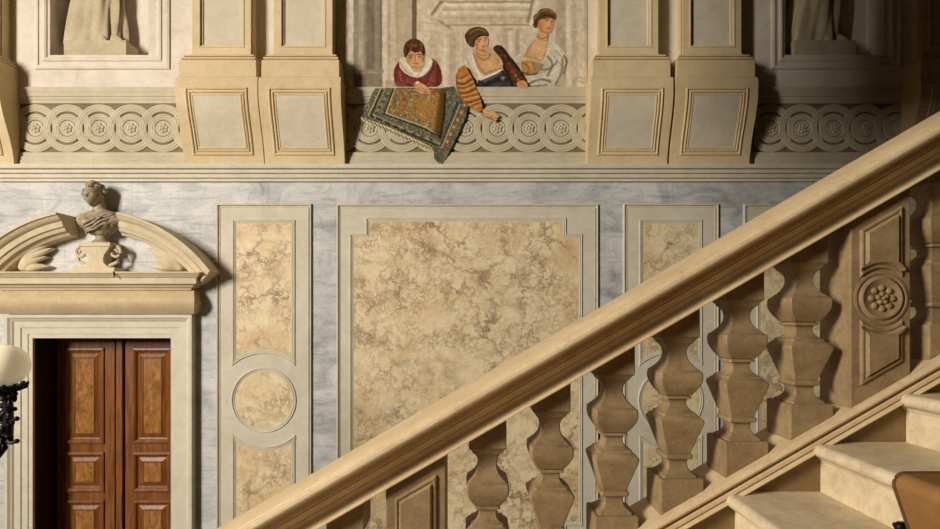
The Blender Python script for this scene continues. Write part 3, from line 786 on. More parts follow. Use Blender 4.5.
def make_pier(xc, label, rosette):
    t = thing('pier', (xc, DC, zs_top(xc)), label, 'pier', 'panelled piers of the balustrade')
    w, d0, d1 = .11, DC-.096, DC+.078
    MB().prism_y([(xc-w, zs_top(xc-w)-.002), (xc+w, zs_top(xc+w)-.002), (xc+w, zr_bot(xc+w)+.002), (xc-w, zr_bot(xc-w)+.002)], d0, d1).build('shaft', M['bal'], t, .004)
    a0, a1 = xc-w+.033, xc+w-.033
    lo = lambda x: zs_top(x)+.065; hi = lambda x: zr_bot(x)-.055
    RAISE = [(0, 0), (.004, .009), (.010, .010), (.016, .006), (.024, .018), (.028, .018)]
    def raised(loop):
        MB().sweep(loop, RAISE, d0).build('panel_moulding', M['bal'], t)
        n = len(loop); ins = []
        for i in range(n):
            a, b, c = loop[i-1], loop[i], loop[(i+1) % n]
            def nn(p, q):
                dx, dz = q[0]-p[0], q[1]-p[1]; l = sqrt(dx*dx+dz*dz); return (-dz/l, dx/l)
            n1, n2 = nn(a, b), nn(b, c); k = max(1+n1[0]*n2[0]+n1[1]*n2[1], .25)
            ins.append((b[0]+(n1[0]+n2[0])/k*.026, b[1]+(n1[1]+n2[1])/k*.026))
        MB().poly(ins, d0-.0178).build('raised_panel', M['bal'], t)
    if not rosette:
        raised([(a0, lo(a0)), (a1, lo(a1)), (a1, hi(a1)), (a0, hi(a0))])
        return
    cz = Z(298.5, 1.96); R = .108; hw = (a1-a0)/2; aa = math.acos(hw/R)
    arcT = [(xc+R*cos(aa+(pi-2*aa)*i/12), cz+R*sin(aa+(pi-2*aa)*i/12)) for i in range(13)]
    arcB = [(xc+R*cos(aa+(pi-2*aa)*i/12), cz-R*sin(aa+(pi-2*aa)*i/12)) for i in range(13)]
    raised([(a1, hi(a1)), (a0, hi(a0))]+arcT[::-1])
    raised([(a0, lo(a0)), (a1, lo(a1))]+arcB)
    ro = MB().lathe([(0, .098), (.005, .098), (.006, .090), (.002, .086), (.002, .082), (.009, .078), (.012, .072), (.009, .063), (.006, .058), (.006, .01)], (xc, d0+.001, cz), 40, 'y').build('rosette', M['bal'], t)
    mb = MB()
    for k in range(8):
        a = 2*pi*k/8
        mb.sphere((xc+.038*cos(a), d0-.004, cz+.038*sin(a)), (.013, .010, .013), 6)
    for k in range(5):
        a = 2*pi*k/5+.4
        mb.sphere((xc+.016*cos(a), d0-.008, cz+.016*sin(a)), (.010, .008, .010), 6)
    mb.sphere((xc, d0-.014, cz), .007, 6)
    fl = mb.build('flower', M['bal'], ro); fl.location = (0, 0, 0)
make_pier(1.506, 'panelled stone pier with a round carved rosette under the handrail', True)
make_pier(-.199, 'plain panelled stone pier at the bottom, under the lower handrail', False)

# ------------------------------------------------------------------ steps and runner
GO, RI = .316, .1826; TX, TZ = 1.245, 2.228; OV = .047
def step_k(k): return TX-GO*(k-1), TZ-RI*(k-1)
ND0, ND1 = 1.954, -1.2
def nose(x, z):
    pts = []
    for i in range(11):
        a = pi/2+pi*i/10
        pts.append((x+.024+.024*cos(a), z-.024+.024*sin(a)))
    return pts
slabels = {-1: 'stone step highest up at the right edge', 0: 'uppermost pale stone step with rounded nosing at the right edge', 1: 'middle pale stone step, its tread half under the tan runner', 2: 'lowest pale stone step showing at the bottom right', 3: 'stone step below the bottom edge of the photo'}
for k in range(-1, 4):
    x, z = step_k(k)
    t = thing('stair_step', (x+.2, .4, .001), slabels[k], 'stair step', 'stone stair steps')
    xe = x+GO+OV+.02
    pr = [(xe, z)]+nose(x, z)+[(x+.030, z-.050), (x+.036, z-.058), (x+.040, z-.066), (xe, z-.066)]
    MB().prism_y(pr, ND1, ND0, 0, True).build('tread', M['step'], t, angle=50)
    MB().box(x+OV, x+GO+OV-.001, ND1, ND0, .001, z-.066).build('riser', M['step'], t)
# carpet runner laid over treads, nosings and risers
path = []
for k in range(3, -2, -1):
    x, z = step_k(k)
    path += [(x+OV-.006, z-RI+.010)]
    path += [(x+.024+.032*cos(a), z-.024+.032*sin(a)) for a in [pi*1.06-pi*.56*i/9 for i in range(10)]]
    path += [(x+GO+OV-.020, z+.008)]
cr = thing('stair_runner', (1.4, .9, step_k(1)[1]), 'tan carpet runner with dark edging laid over the stone steps', 'carpet')
CD = 1.545
rows = [[(x, d, z) for d in (CD, CD-.02, -.6)] for x, z in path]
mb = MB(); mb.grid(rows, False, False, 0, False)
o = mb.build('pile', M['carpet'], cr)
MB().tube([(x, CD, z) for x, z in path], .006, 6).build('edge_binding', M['binding'], cr)
# stair rod with its end fittings, at the foot of each riser
rl = {0: 'black stair rod at the foot of the uppermost riser, behind the runner', 1: 'black iron stair rod end showing beside the runner at bottom right', 2: 'black stair rod below the lowest step'}
for k in (0, 1):
    x, z = step_k(k); xx, zz_ = x+OV-.028, z-RI+.022
    r = thing('stair_rod', (xx, CD, zz_), rl[k], 'stair rod', 'stair rods')
    MB().tube([(xx, CD+.012, zz_), (xx, -.6, zz_)], .009, 8).build('rod', M['iron'], r)
    mb = MB().sphere((xx, CD+.014, zz_+.006), .015, 8).sphere((xx, CD+.03, zz_+.006), .008, 6)
    mb.box(xx-.006, xx+.022, CD+.006, CD+.018, zz_-.02, zz_+.022)
    mb.build('finial', M['iron'], r)

#FRESCO-BEGIN
# ------------------------------------------------------------------ the wall painting (flat pigment, one mesh per painted element)
def lat(seed, n=64):
    return np.random.RandomState(seed).rand(n, n)
def vnoise(x, y, s, seed):
    g = lat(seed); u, v = x/s, y/s
    i, j = np.floor(u).astype(int), np.floor(v).astype(int); a, b = u-i, v-j
    a = a*a*(3-2*a); b = b*b*(3-2*b)
    w = lambda p, q: g[p % 64, q % 64]
    return (w(i, j)*(1-a)+w(i+1, j)*a)*(1-b)+(w(i, j+1)*(1-a)+w(i+1, j+1)*a)*b
def fbm(x, y, s, seed): return .55*vnoise(x, y, s, seed)+.3*vnoise(x, y, s*.5, seed+1)+.15*vnoise(x, y, s*.25, seed+2)
def inside(px, py, poly):
    r = np.zeros(px.shape, bool); n = len(poly)
    for i in range(n):
        x0, y0 = poly[i]; x1, y1 = poly[(i+1) % n]
        if y0 == y1: continue
        c = ((y0 > py) != (y1 > py)) & (px < (x1-x0)*(py-y0)/(y1-y0)+x0)
        r ^= c
    return r
def sdist(px, py, pts):
    d = np.full(px.shape, 1e9)
    for (x0, y0), (x1, y1) in zip(pts, pts[1:]):
        dx, dy = x1-x0, y1-y0; l = dx*dx+dy*dy+1e-9
        t = np.clip(((px-x0)*dx+(py-y0)*dy)/l, 0, 1)
        d = np.minimum(d, np.hypot(px-x0-t*dx, py-y0-t*dy))
    return d
class Paint:
    """colour function assembled from soft strokes and patches; coordinates in the crop it was measured in"""
    def __init__(s, base, tone=10, seed=1, grain=5, warp=.5): s.warp = warp; s.rnd = warp >= .3; s.base = base; s.ops = []; s.tone = tone; s.seed = seed; s.grain = grain
    def stroke(s, pts, w, c, a=1, soft=.5):
        for _ in range(2 if s.rnd else 0):                           # round the corners of the stroke
            if len(pts) > 2: pts = [pts[0]]+[p for a_, b_ in zip(pts, pts[1:]) for p in ((a_[0]*.75+b_[0]*.25, a_[1]*.75+b_[1]*.25), (a_[0]*.25+b_[0]*.75, a_[1]*.25+b_[1]*.75))]+[pts[-1]]
        s.ops.append(('s', pts, w, c, a, soft)); return s
    def blob(s, cx, cy, rx, ry, c, a=1, soft=.5, rot=0): s.ops.append(('b', (cx, cy, rx, ry, rot), 0, c, a, soft)); return s
    def fn(s, f): s.ops.append(('f', f)); return s
    def __call__(s, x, y):
        col = np.empty(x.shape+(3,)); col[...] = s.base
        n = fbm(x, y, s.grain*6, s.seed)-.5; n2 = fbm(x, y, s.grain*1.5, s.seed+9)-.5
        col += (n*2.6*s.tone+n2*1.6*s.tone)[..., None]
        x0, y0 = x, y; wa = s.grain*s.warp
        x = x+(fbm(x0, y0, s.grain*3, s.seed+20)-.5)*2*wa; y = y+(fbm(x0, y0, s.grain*3, s.seed+30)-.5)*2*wa
        for o in s.ops:
            if o[0] == 'f': col = o[1](x, y, col); continue
            k, g, w, c, a, soft = o
            if k == 's': d = sdist(x, y, g)/w
            else:
                cx, cy, rx, ry, rot = g; c_, s_ = cos(rot), sin(rot); u, v = x-cx, y-cy
                d = np.hypot((u*c_+v*s_)/rx, (-u*s_+v*c_)/ry)
            m = np.clip((1-d)/max(soft, 1e-3), 0, 1); m = m*m*(3-2*m)*a
            col = col*(1-m[..., None])+np.array(c, float)*m[..., None]
        hf = (fbm(x0, y0, s.grain*1.1, s.seed+40)-.5)[..., None]
        return col*(1+.22*hf)
GAIN = 1.0
def smooth_poly(p, it=2):
    for _ in range(it):
        q = []
        for i in range(len(p)):
            a, b = p[i], p[(i+1) % len(p)]
            q += [(a[0]*.75+b[0]*.25, a[1]*.75+b[1]*.25), (a[0]*.25+b[0]*.75, a[1]*.25+b[1]*.75)]
        p = q
    return p
def patch(name, poly, paint, ox, oy, k, h, parent, step=.4, smooth=1, label=None):
    """poly in crop coordinates (origin ox,oy px, k crop units per px); painted on a plane h in front of the wall"""
    if smooth: poly = smooth_poly(poly, smooth)
    xs = [p[0] for p in poly]; ys = [p[1] for p in poly]; st = step*k
    gx = np.arange(min(xs)-st, max(xs)+2*st, st); gy = np.arange(min(ys)-st, max(ys)+2*st, st)
    A, B = np.meshgrid(gx, gy); cols = paint(A, B); cols = np.clip((cols-150)*1.08+148, 4, 245)
    cxm, cym = (A[:-1, :-1]+A[1:, 1:])/2, (B[:-1, :-1]+B[1:, 1:])/2
    wv = k*.35 if smooth else 0
    keep = inside(cxm+(fbm(cxm, cym, k*2.2, 91)-.5)*2*wv, cym+(fbm(cxm, cym, k*2.2, 95)-.5)*2*wv, poly)
    nx = len(gx); idx = -np.ones(A.size, int)
    jj, ii = np.nonzero(keep)
    quads = np.stack([jj*nx+ii, jj*nx+ii+1, (jj+1)*nx+ii+1, (jj+1)*nx+ii], 1)
    used = np.unique(quads); idx[used] = np.arange(len(used))
    D = DW-h
    px = ox+A.ravel()[used]/k; py = oy+B.ravel()[used]/k
    V = np.stack([(px-CX)/F*D, np.full(px.shape, D), EYE+(HZ-py)/F*D], 1)
    me = bpy.data.meshes.new(name); me.from_pydata(V.tolist(), [], idx[quads].tolist())
    ca_ = me.color_attributes.new('pigment', 'FLOAT_COLOR', 'POINT')
    c = cols.reshape(-1, 3)[used]/255; lin = np.where(c <= .04045, c/12.92, ((c+.055)/1.055)**2.4)
    ca_.data.foreach_set('color', np.concatenate([lin, np.ones((len(lin), 1))], 1).ravel())
    me.materials.append(M['paint'])
    o = bpy.data.objects.new(name, me); COL.objects.link(o)
    if parent:
        o.parent = parent; q = parent
        loc = [0, 0, 0]
        while q: loc = [l+v for l, v in zip(loc, q.location)]; q = q.parent
        o.location = tuple(-v for v in loc)
    if label: o['label'] = label
    return o
fres = thing('fresco', (X(466), DW, Z(166)), 'wall painting of three figures leaning over a ledge with a hanging carpet', 'fresco')

# painted architecture
def stripes(edges):
    def f(x, y, col):
        out = col.copy()
        for x0, x1, c, *e in edges:
            y0, y1 = e if e else (-999, 999)
            m = np.clip((x-x0)/.8, 0, 1)*np.clip((x1-x)/.8, 0, 1)*np.clip((y-y0)/.8, 0, 1)*np.clip((y1-y)/.8, 0, 1)
            m = m[..., None]
            n = ((fbm(x*2.2, y*.35, 9, 5)-.5)*22)[..., None]
            out = out*(1-m)+(np.array(c, float)+n)*m
        return out
    return f
bg = Paint((208, 190, 164), 9, 3, 3, .12)
bg.fn(stripes([
    (345, 353, (206, 192, 168)), (353, 382.5, (150, 136, 116)), (358, 364, (172, 158, 136)), (366, 375, (128, 114, 96)), (379, 382.5, (136, 122, 104)),
    (382.5, 387, (214, 200, 176)), (387, 412, (186, 168, 140)), (390, 396, (202, 184, 156)), (411.5, 417, (122, 104, 82)), (417, 430, (216, 196, 170)),
    (352, 384, (160, 146, 124), 69, 74), (354, 383, (140, 126, 106), 74, 88), (353, 384, (112, 98, 82), 70, 71.2), (385, 398, (176, 158, 132), 80, 88),
    (430, 440, (202, 182, 154), 29, 92), (443, 447, (220, 204, 180), 30, 92), (449, 456, (192, 172, 144), 32, 92), (459, 462, (216, 200, 174), 30, 92),
    (438, 532, (206, 186, 156), 0, 26), (440, 534, (150, 132, 106), 1, 3), (436, 534, (226, 210, 184), 3, 7), (438, 532, (172, 152, 124), 9, 10.5), (442, 530, (218, 202, 176), 10.5, 15),
    (444, 530, (170, 150, 122), 17, 18.5), (446, 530, (198, 180, 152), 18.5, 22), (446, 530, (160, 140, 114), 24, 26), (440, 530, (214, 196, 170), 26, 29),
    (500, 512, (196, 176, 148), 28, 92), (508, 513, (220, 204, 178), 30, 92), (515, 520, (184, 164, 138), 30, 92),
    (532, 540, (216, 200, 176), 0, 60), (555, 566, (188, 170, 144)), (566, 571, (222, 208, 184)), (572, 577, (196, 180, 154)), (577, 582, (212, 196, 172)), (584, 588, (190, 174, 148))]))
bg.stroke([(432, 14), (441, 2)], 2, (130, 110, 86), .8).stroke([(436, 16), (446, 3)], 1.4, (228, 212, 186), .9).stroke([(438, 20), (450, 28)], 1.4, (150, 130, 104), .7)
bg.stroke([(533, 0), (528, 22)], 1.6, (136, 116, 90), .7).stroke([(537, 0), (531, 24)], 1.6, (226, 210, 186), .9)
bg.stroke([(418, 30), (440, 33)], 1.2, (186, 162, 138), .5).stroke([(418, 44), (432, 46)], 1.2, (188, 166, 142), .4).stroke([(418, 22), (438, 24)], 1, (180, 160, 134), .5)
for (yy, aa) in ((82, .5), (86, .4)): bg.stroke([(572, yy), (578, yy-5), (584, yy-3), (588, yy-6)], 1.4, (168, 150, 124), aa)
back = patch('painted_architecture', rect(X(341)*100+470, 587.5, -70, 90.5), bg, 0, 0, 1, .006, fres, .8, 0)

# the boy  (crop 355,30 scale 7.783)
K1 = (355, 30, 7.783)
pb = Paint((124, 64, 56), 16, 11, 9)
pb.stroke([(350, 260), (320, 320), (318, 400)], 26, (112, 44, 42), .8, 1).stroke([(345, 330), (360, 400), (400, 440)], 14, (178, 92, 80), .8, 1).stroke([(330, 380), (380, 425), (440, 430)], 10, (104, 38, 38), .7, 1)
pb.stroke([(400, 390), (450, 420), (480, 430)], 10, (170, 84, 74), .7, 1).stroke([(640, 280), (655, 350), (640, 410)], 24, (108, 42, 42), .8, 1).stroke([(590, 350), (600, 400), (560, 430)], 14, (174, 86, 76), .7, 1)
pb.stroke([(560, 390), (620, 420), (650, 415)], 9, (96, 34, 34), .7, 1).stroke([(610, 260), (600, 320), (560, 370)], 12, (84, 40, 40), .8, 1).stroke([(600, 235), (635, 250)], 12, (150, 92, 66), .8, 1).stroke([(350, 240), (385, 330), (420, 370)], 12, (96, 38, 38), .8, 1)
boy = patch('painted_boy', [(352, 232), (318, 275), (298, 325), (303, 395), (325, 442), (380, 460), (440, 470), (500, 470), (590, 458), (645, 440), (678, 400), (672, 330), (655, 275), (632, 238), (590, 215), (400, 215)], pb, *K1, .010, fres, .35, 1, 'painted boy in a maroon jacket with white collar')
patch('collar', [(362, 212), (345, 240), (343, 282), (372, 322), (410, 350), (470, 372), (520, 366), (562, 335), (592, 290), (606, 252), (596, 222), (560, 200), (540, 210), (520, 280), (480, 305), (430, 270), (395, 215)],
      Paint((216, 202, 172), 8, 4, 8).stroke([(352, 250), (380, 310), (440, 350)], 14, (176, 158, 128), .7, 1).stroke([(590, 240), (560, 310), (510, 350)], 10, (240, 230, 206), .8, 1).stroke([(400, 260), (440, 320), (480, 345)], 12, (236, 224, 198), .8, 1).stroke([(545, 215), (540, 270), (510, 320)], 10, (150, 130, 102), .7, 1), *K1, .012, boy, .35)
pf = Paint((206, 158, 116), 8, 6, 8)
pf.blob(420, 220, 34, 60, (172, 120, 84), .8, 1).blob(500, 250, 60, 40, (222, 174, 130), .6, 1).blob(530, 215, 18, 60, (150, 102, 70), .8, 1).blob(490, 300, 40, 36, (214, 172, 132), .8, 1).stroke([(440, 285), (480, 300), (520, 285)], 10, (150, 104, 72), .7, 1)
pf.blob(437, 212, 15, 9, (84, 52, 36), .9, .8).blob(503, 208, 14, 8, (88, 54, 38), .9, .8).stroke([(420, 196), (452, 192)], 6, (104, 68, 46), .8).stroke([(488, 190), (520, 190)], 6, (104, 68, 46), .8)
pf.stroke([(472, 200), (466, 235), (478, 242)], 7, (164, 108, 74), .8, 1).stroke([(480, 205), (484, 232)], 6, (232, 188, 146), .8, 1).stroke([(460, 262), (492, 262)], 6, (150, 70, 56), .9).stroke([(462, 276), (490, 276)], 7, (182, 130, 94), .7, 1)
patch('face', [(398, 200), (396, 240), (412, 268), (432, 282), (440, 310), (480, 330), (520, 315), (524, 280), (540, 240), (545, 195), (530, 165), (460, 160), (410, 165)], pf, *K1, .0135, boy, .3)
ph = Paint((92, 62, 38), 16, 8, 5)
for a, b, c, d, q in ((400, 190, 395, 120, 0), (430, 165, 440, 90, 1), (470, 165, 490, 85, 0), (510, 160, 515, 100, 1), (528, 180, 535, 130, 0)):
    ph.stroke([(a, b), ((a+c)/2+12, (b+d)/2), (c, d)], 9, (140, 100, 62) if q else (58, 36, 22), .8, 1)
ph.blob(470, 120, 30, 16, (156, 118, 78), .6, 1)
patch('hair', [(382, 208), (373, 150), (392, 98), (428, 72), (470, 66), (510, 84), (538, 128), (540, 190), (528, 200), (516, 165), (490, 172), (462, 180), (440, 160), (420, 172), (404, 200), (396, 214)], ph, *K1, .015, boy, .3)
pn = Paint((204, 152, 110), 8, 12, 7).stroke([(480, 440), (520, 430), (560, 455)], 8, (226, 180, 136), .8, 1).stroke([(470, 455), (520, 470), (560, 490)], 6, (146, 96, 64), .8, 1).stroke([(510, 445), (550, 470), (570, 500)], 4, (140, 90, 60), .8, 1).blob(485, 408, 20, 14, (226, 214, 190), .95, .5)
patch('clasped_hands', [(462, 440), (462, 415), (485, 396), (510, 408), (540, 425), (575, 450), (588, 480), (590, 505), (565, 500), (540, 492), (515, 500), (500, 480), (475, 470)], pn, *K1, .048, boy, .3)

# woman leaning over, striped sleeve  (crop 445,5 scale 5.879)
K3 = (445, 5, 5.879)
pw = Paint((66, 62, 62), 14, 21, 8)
pw.stroke([(230, 450), (330, 400)], 10, (112, 116, 124), .8, 1).stroke([(230, 475), (300, 440), (360, 440)], 12, (36, 40, 52), .8, 1).blob(340, 430, 18, 20, (176, 160, 134), .8, .8).stroke([(300, 470), (340, 455)], 8, (120, 60, 44), .8, 1)
woman = patch('painted_woman', [(195, 430), (260, 420), (330, 378), (375, 400), (400, 450), (400, 492), (190, 492)], pw, *K3, .009, fres, .35, 1, 'painted woman in a striped orange sleeve reaching down over the ledge')
pq = Paint((84, 58, 40), 16, 23, 5)
pq.stroke([(330, 250), (370, 310), (430, 370), (460, 420)], 10, (52, 34, 24), .8, 1).blob(400, 390, 26, 26, (166, 66, 44), .85, .8).blob(415, 415, 10, 10, (216, 150, 96), .9, .8).blob(375, 345, 12, 10, (150, 100, 58), .8, .8).blob(430, 440, 16, 14, (176, 110, 66), .8, .8).blob(355, 300, 12, 10, (128, 88, 52), .8, .8).blob(445, 390, 10, 12, (128, 84, 48), .8, .8).stroke([(345, 360), (385, 440), (400, 485)], 12, (40, 30, 26), .8, 1)
patch('flowered_sleeve', [(280, 262), (292, 240), (318, 232), (345, 248), (372, 286), (410, 335), (440, 375), (478, 425), (490, 470), (470, 490), (390, 490), (372, 440), (350, 400), (338, 365), (342, 335), (318, 300)], pq, *K3, .0105, woman, .3)
patch('right_hand', [(420, 455), (450, 440), (478, 450), (490, 475), (478, 494), (440, 484), (422, 478)], Paint((206, 154, 108), 8, 25, 6).stroke([(440, 455), (475, 480)], 5, (156, 104, 70), .7, 1), *K3, .042, woman, .3)
pc_ = Paint((208, 166, 120), 7, 27, 9)
pc_.stroke([(185, 290), (215, 325), (262, 315), (268, 290)], 7, (146, 100, 64), .8, 1).stroke([(180, 270), (210, 300), (262, 290)], 6, (160, 112, 74), .7, 1).blob(260, 350, 44, 40, (226, 186, 140), .8, 1).stroke([(170, 290), (195, 360), (245, 410)], 14, (172, 126, 86), .7, 1).blob(310, 330, 22, 40, (188, 142, 98), .7, 1).stroke([(190, 255), (240, 275)], 14, (158, 110, 74), .7, 1).stroke([(245, 400), (320, 375)], 8, (160, 116, 80), .7, 1)
patch('neck_and_chest', [(168, 245), (255, 240), (272, 270), (310, 292), (342, 335), (338, 375), (300, 400), (235, 425), (200, 400), (176, 340), (160, 290)], pc_, *K3, .011, woman, .3)
pbl = Paint((218, 204, 176), 8, 29, 7)
pbl.stroke([(130, 320), (150, 370), (180, 420)], 12, (180, 162, 132), .7, 1).stroke([(160, 300), (180, 370), (215, 425)], 8, (240, 230, 208), .8, 1).stroke([(225, 430), (290, 405), (335, 382)], 7, (240, 230, 206), .8, 1).stroke([(120, 350), (140, 400)], 8, (170, 150, 118), .7, 1)
patch('blouse', [(158, 262), (128, 305), (106, 350), (122, 395), (150, 428), (205, 447), (262, 424), (330, 392), (338, 372), (300, 392), (238, 418), (205, 400), (180, 350), (166, 300)], pbl, *K3, .012, woman, .3)
pfw = Paint((212, 164, 118), 7, 31, 8)
pfw.blob(180, 232, 22, 34, (166, 112, 74), .7, 1).blob(222, 225, 26, 26, (232, 186, 140), .6, 1).blob(200, 212, 11, 6, (84, 54, 36), .9, .8).blob(240, 205, 9, 5, (90, 58, 40), .9, .8).stroke([(186, 202), (214, 200)], 4, (110, 74, 48), .8).stroke([(228, 196), (250, 195)], 4, (110, 74, 48), .8)
pfw.stroke([(226, 206), (236, 226), (226, 231)], 4, (170, 116, 78), .8, 1).stroke([(216, 244), (238, 241)], 4, (158, 76, 58), .9).stroke([(190, 262), (225, 268)], 8, (168, 116, 78), .7, 1)
patch('face', [(172, 215), (180, 195), (215, 178), (248, 180), (258, 205), (252, 235), (240, 256), (218, 266), (192, 258), (176, 240)], pfw, *K3, .0125, woman, .3)
phw = Paint((98, 72, 46), 14, 33, 5).stroke([(135, 200), (150, 160), (200, 140), (240, 155)], 9, (142, 108, 70), .8, 1).stroke([(130, 220), (140, 180)], 9, (60, 42, 26), .8, 1).stroke([(160, 230), (175, 195), (220, 175), (248, 180)], 7, (64, 44, 28), .8, 1).stroke([(150, 175), (200, 158)], 5, (70, 50, 32), .7, 1)
patch('hair', [(118, 205), (115, 180), (132, 150), (165, 130), (205, 126), (240, 140), (258, 172), (250, 186), (222, 180), (195, 192), (180, 205), (172, 235), (160, 250), (140, 238), (128, 220)], phw, *K3, .014, woman, .3)
K4 = (445, 80, 5.747)
pst = Paint((184, 126, 70), 12, 35, 5)
for i, (x0, y0, x1, y1, x2, y2) in enumerate([(60, -20, 90, -5, 130, -30), (62, 15, 105, 25, 160, -8), (75, 45, 120, 45, 172, 15), (88, 75, 130, 72, 182, 48), (100, 100, 145, 92, 196, 80), (122, 130, 160, 118, 205, 105), (150, 155, 175, 140, 210, 128)]):
    pst.stroke([(x0, y0), (x1-10+9*(i % 3), y1+6*(i % 2)), (x2, y2)], 9+4*(i % 2), (104, 60, 36), .55+.25*(i % 2), 1).blob(x1-20+14*(i % 3), y1+8, 14, 8, (210, 120, 58), .6, 1).blob(x2-22, y2+10, 12, 7, (128, 74, 42), .5, 1).stroke([(x0+8, y0+14), (x1, y1+15), (x2, y2+14)], 8, (216, 172, 110), .65, 1)
pst.stroke([(70, -30), (68, 50), (110, 130), (160, 170)], 10, (140, 82, 42), .6, 1)
patch('striped_sleeve', [(60, -20), (72, -58), (96, -82), (118, -84), (134, -50), (158, -12), (178, 40), (196, 85), (212, 130), (215, 175), (195, 185), (160, 170), (115, 135), (82, 95), (64, 50)], pst, *K4, .046, woman, .3, 1, 'orange and brown striped sleeve')
pha = Paint((208, 162, 116), 8, 37, 6).stroke([(225, 180), (270, 195), (300, 215)], 6, (228, 186, 140), .8, 1).stroke([(220, 205), (260, 215), (285, 235)], 6, (158, 108, 72), .8, 1).stroke([(272, 200), (298, 226)], 3, (140, 94, 62), .8, 1).stroke([(262, 208), (284, 236)], 3, (146, 98, 64), .8, 1).stroke([(212, 172), (218, 200)], 5, (112, 76, 48), .9)
patch('reaching_hand', [(212, 170), (235, 165), (262, 176), (288, 184), (316, 208), (308, 216), (298, 212), (303, 228), (294, 230), (288, 240), (278, 240), (264, 222), (240, 214), (214, 206)], pha, *K4, .048, woman, .25)

# second woman, white robe
p2 = Paint((206, 194, 168), 12, 41, 6)
for pts, w, c in (([(640, 230), (690, 300), (640, 400), (560, 440)], 14, (226, 214, 190)), ([(600, 300), (640, 350), (600, 420)], 10, (112, 102, 88)), ([(690, 320), (690, 400), (650, 470)], 14, (136, 118, 96)), ([(560, 380), (620, 380), (660, 330)], 9, (104, 96, 84)),
                  ([(500, 460), (560, 430), (620, 450)], 13, (108, 100, 92)), ([(520, 440), (580, 420), (640, 430)], 6, (226, 214, 190)), ([(480, 250), (440, 300), (410, 310)], 9, (222, 208, 182)), ([(620, 240), (600, 300), (560, 350)], 6, (228, 216, 192)), ([(500, 480), (600, 470)], 8, (104, 98, 94)), ([(640, 300), (680, 350)], 5, (150, 140, 122)), ([(650, 270), (690, 310)], 5, (146, 136, 118)), ([(530, 410), (590, 390)], 5, (140, 130, 116)), ([(700, 300), (720, 330), (700, 400)], 11, (104, 84, 62))):
    p2.stroke(pts, w, c, .8, 1)
w2 = patch('painted_woman', [(495, 205), (478, 248), (440, 290), (402, 312), (420, 340), (452, 335), (470, 420), (488, 480), (530, 492), (650, 492), (690, 440), (712, 370), (730, 318), (705, 285), (678, 250), (640, 208), (610, 190), (560, 200)], p2, *K3, .008, fres, .35, 1, 'painted woman in a white robe looking to the right')
p2b = Paint((186, 138, 82), 12, 43, 6).blob(555, 352, 34, 26, (132, 146, 132), .9, .7).stroke([(455, 335), (500, 370), (480, 410)], 9, (140, 100, 60), .8, 1).stroke([(520, 345), (540, 400)], 7, (136, 96, 58), .8, 1).blob(500, 350, 18, 14, (214, 168, 104), .8, 1).stroke([(455, 395), (500, 412), (545, 400)], 10, (84, 78, 82), .8, 1)
patch('bodice', [(448, 325), (500, 325), (545, 338), (588, 348), (560, 385), (540, 408), (490, 418), (460, 410), (446, 360)], p2b, *K3, .0095, w2, .3)
p2c = Paint((210, 168, 122), 7, 45, 9).blob(550, 260, 50, 46, (228, 188, 142), .7, 1).stroke([(530, 160), (560, 200), (605, 190)], 8, (152, 104, 66), .7, 1).stroke([(535, 185), (570, 210), (610, 205)], 4, (146, 100, 64), .8, 1).stroke([(510, 210), (480, 290)], 12, (178, 132, 90), .7, 1).stroke([(602, 170), (612, 240), (585, 300)], 12, (182, 136, 94), .7, 1).stroke([(480, 300), (560, 325)], 8, (170, 124, 84), .7, 1)
patch('neck_and_chest', [(545, 140), (600, 155), (612, 185), (600, 225), (590, 280), (572, 332), (545, 334), (468, 314), (448, 300), (482, 255), (508, 222), (538, 195)], p2c, *K3, .0105, w2, .3)
p2f = Paint((210, 158, 108), 7, 47, 8).blob(560, 130, 24, 34, (178, 114, 72), .7, 1).blob(606, 110, 22, 30, (230, 184, 134), .6, 1).blob(598, 92, 11, 5, (82, 54, 36), .9, .8).blob(630, 94, 7, 5, (86, 58, 38), .9, .8).stroke([(582, 82), (612, 80)], 4, (104, 70, 44), .8).stroke([(620, 92), (632, 116), (622, 121)], 4, (164, 108, 70), .8, 1).stroke([(604, 136), (624, 134)], 4, (156, 76, 56), .9).blob(572, 122, 18, 14, (212, 130, 86), .5, 1).stroke([(560, 150), (600, 165)], 8, (166, 112, 72), .7, 1)
patch('face', [(540, 90), (560, 72), (610, 66), (638, 84), (640, 112), (634, 140), (618, 162), (592, 168), (560, 156), (542, 132)], p2f, *K3, .012, w2, .3)
p2h = Paint((112, 82, 50), 14, 49, 5).stroke([(525, 85), (545, 45), (600, 25), (640, 50)], 9, (160, 122, 76), .8, 1).stroke([(530, 115), (540, 80), (580, 60), (630, 66)], 8, (66, 46, 28), .8, 1).stroke([(560, 40), (590, 55), (640, 75)], 5, (80, 56, 34), .7, 1)
patch('hair', [(518, 85), (522, 60), (540, 48), (560, 22), (600, 16), (632, 30), (652, 55), (648, 92), (636, 84), (612, 72), (585, 78), (560, 86), (548, 104), (540, 132), (526, 136), (516, 118), (522, 100)], p2h, *K3, .0135, w2, .3)

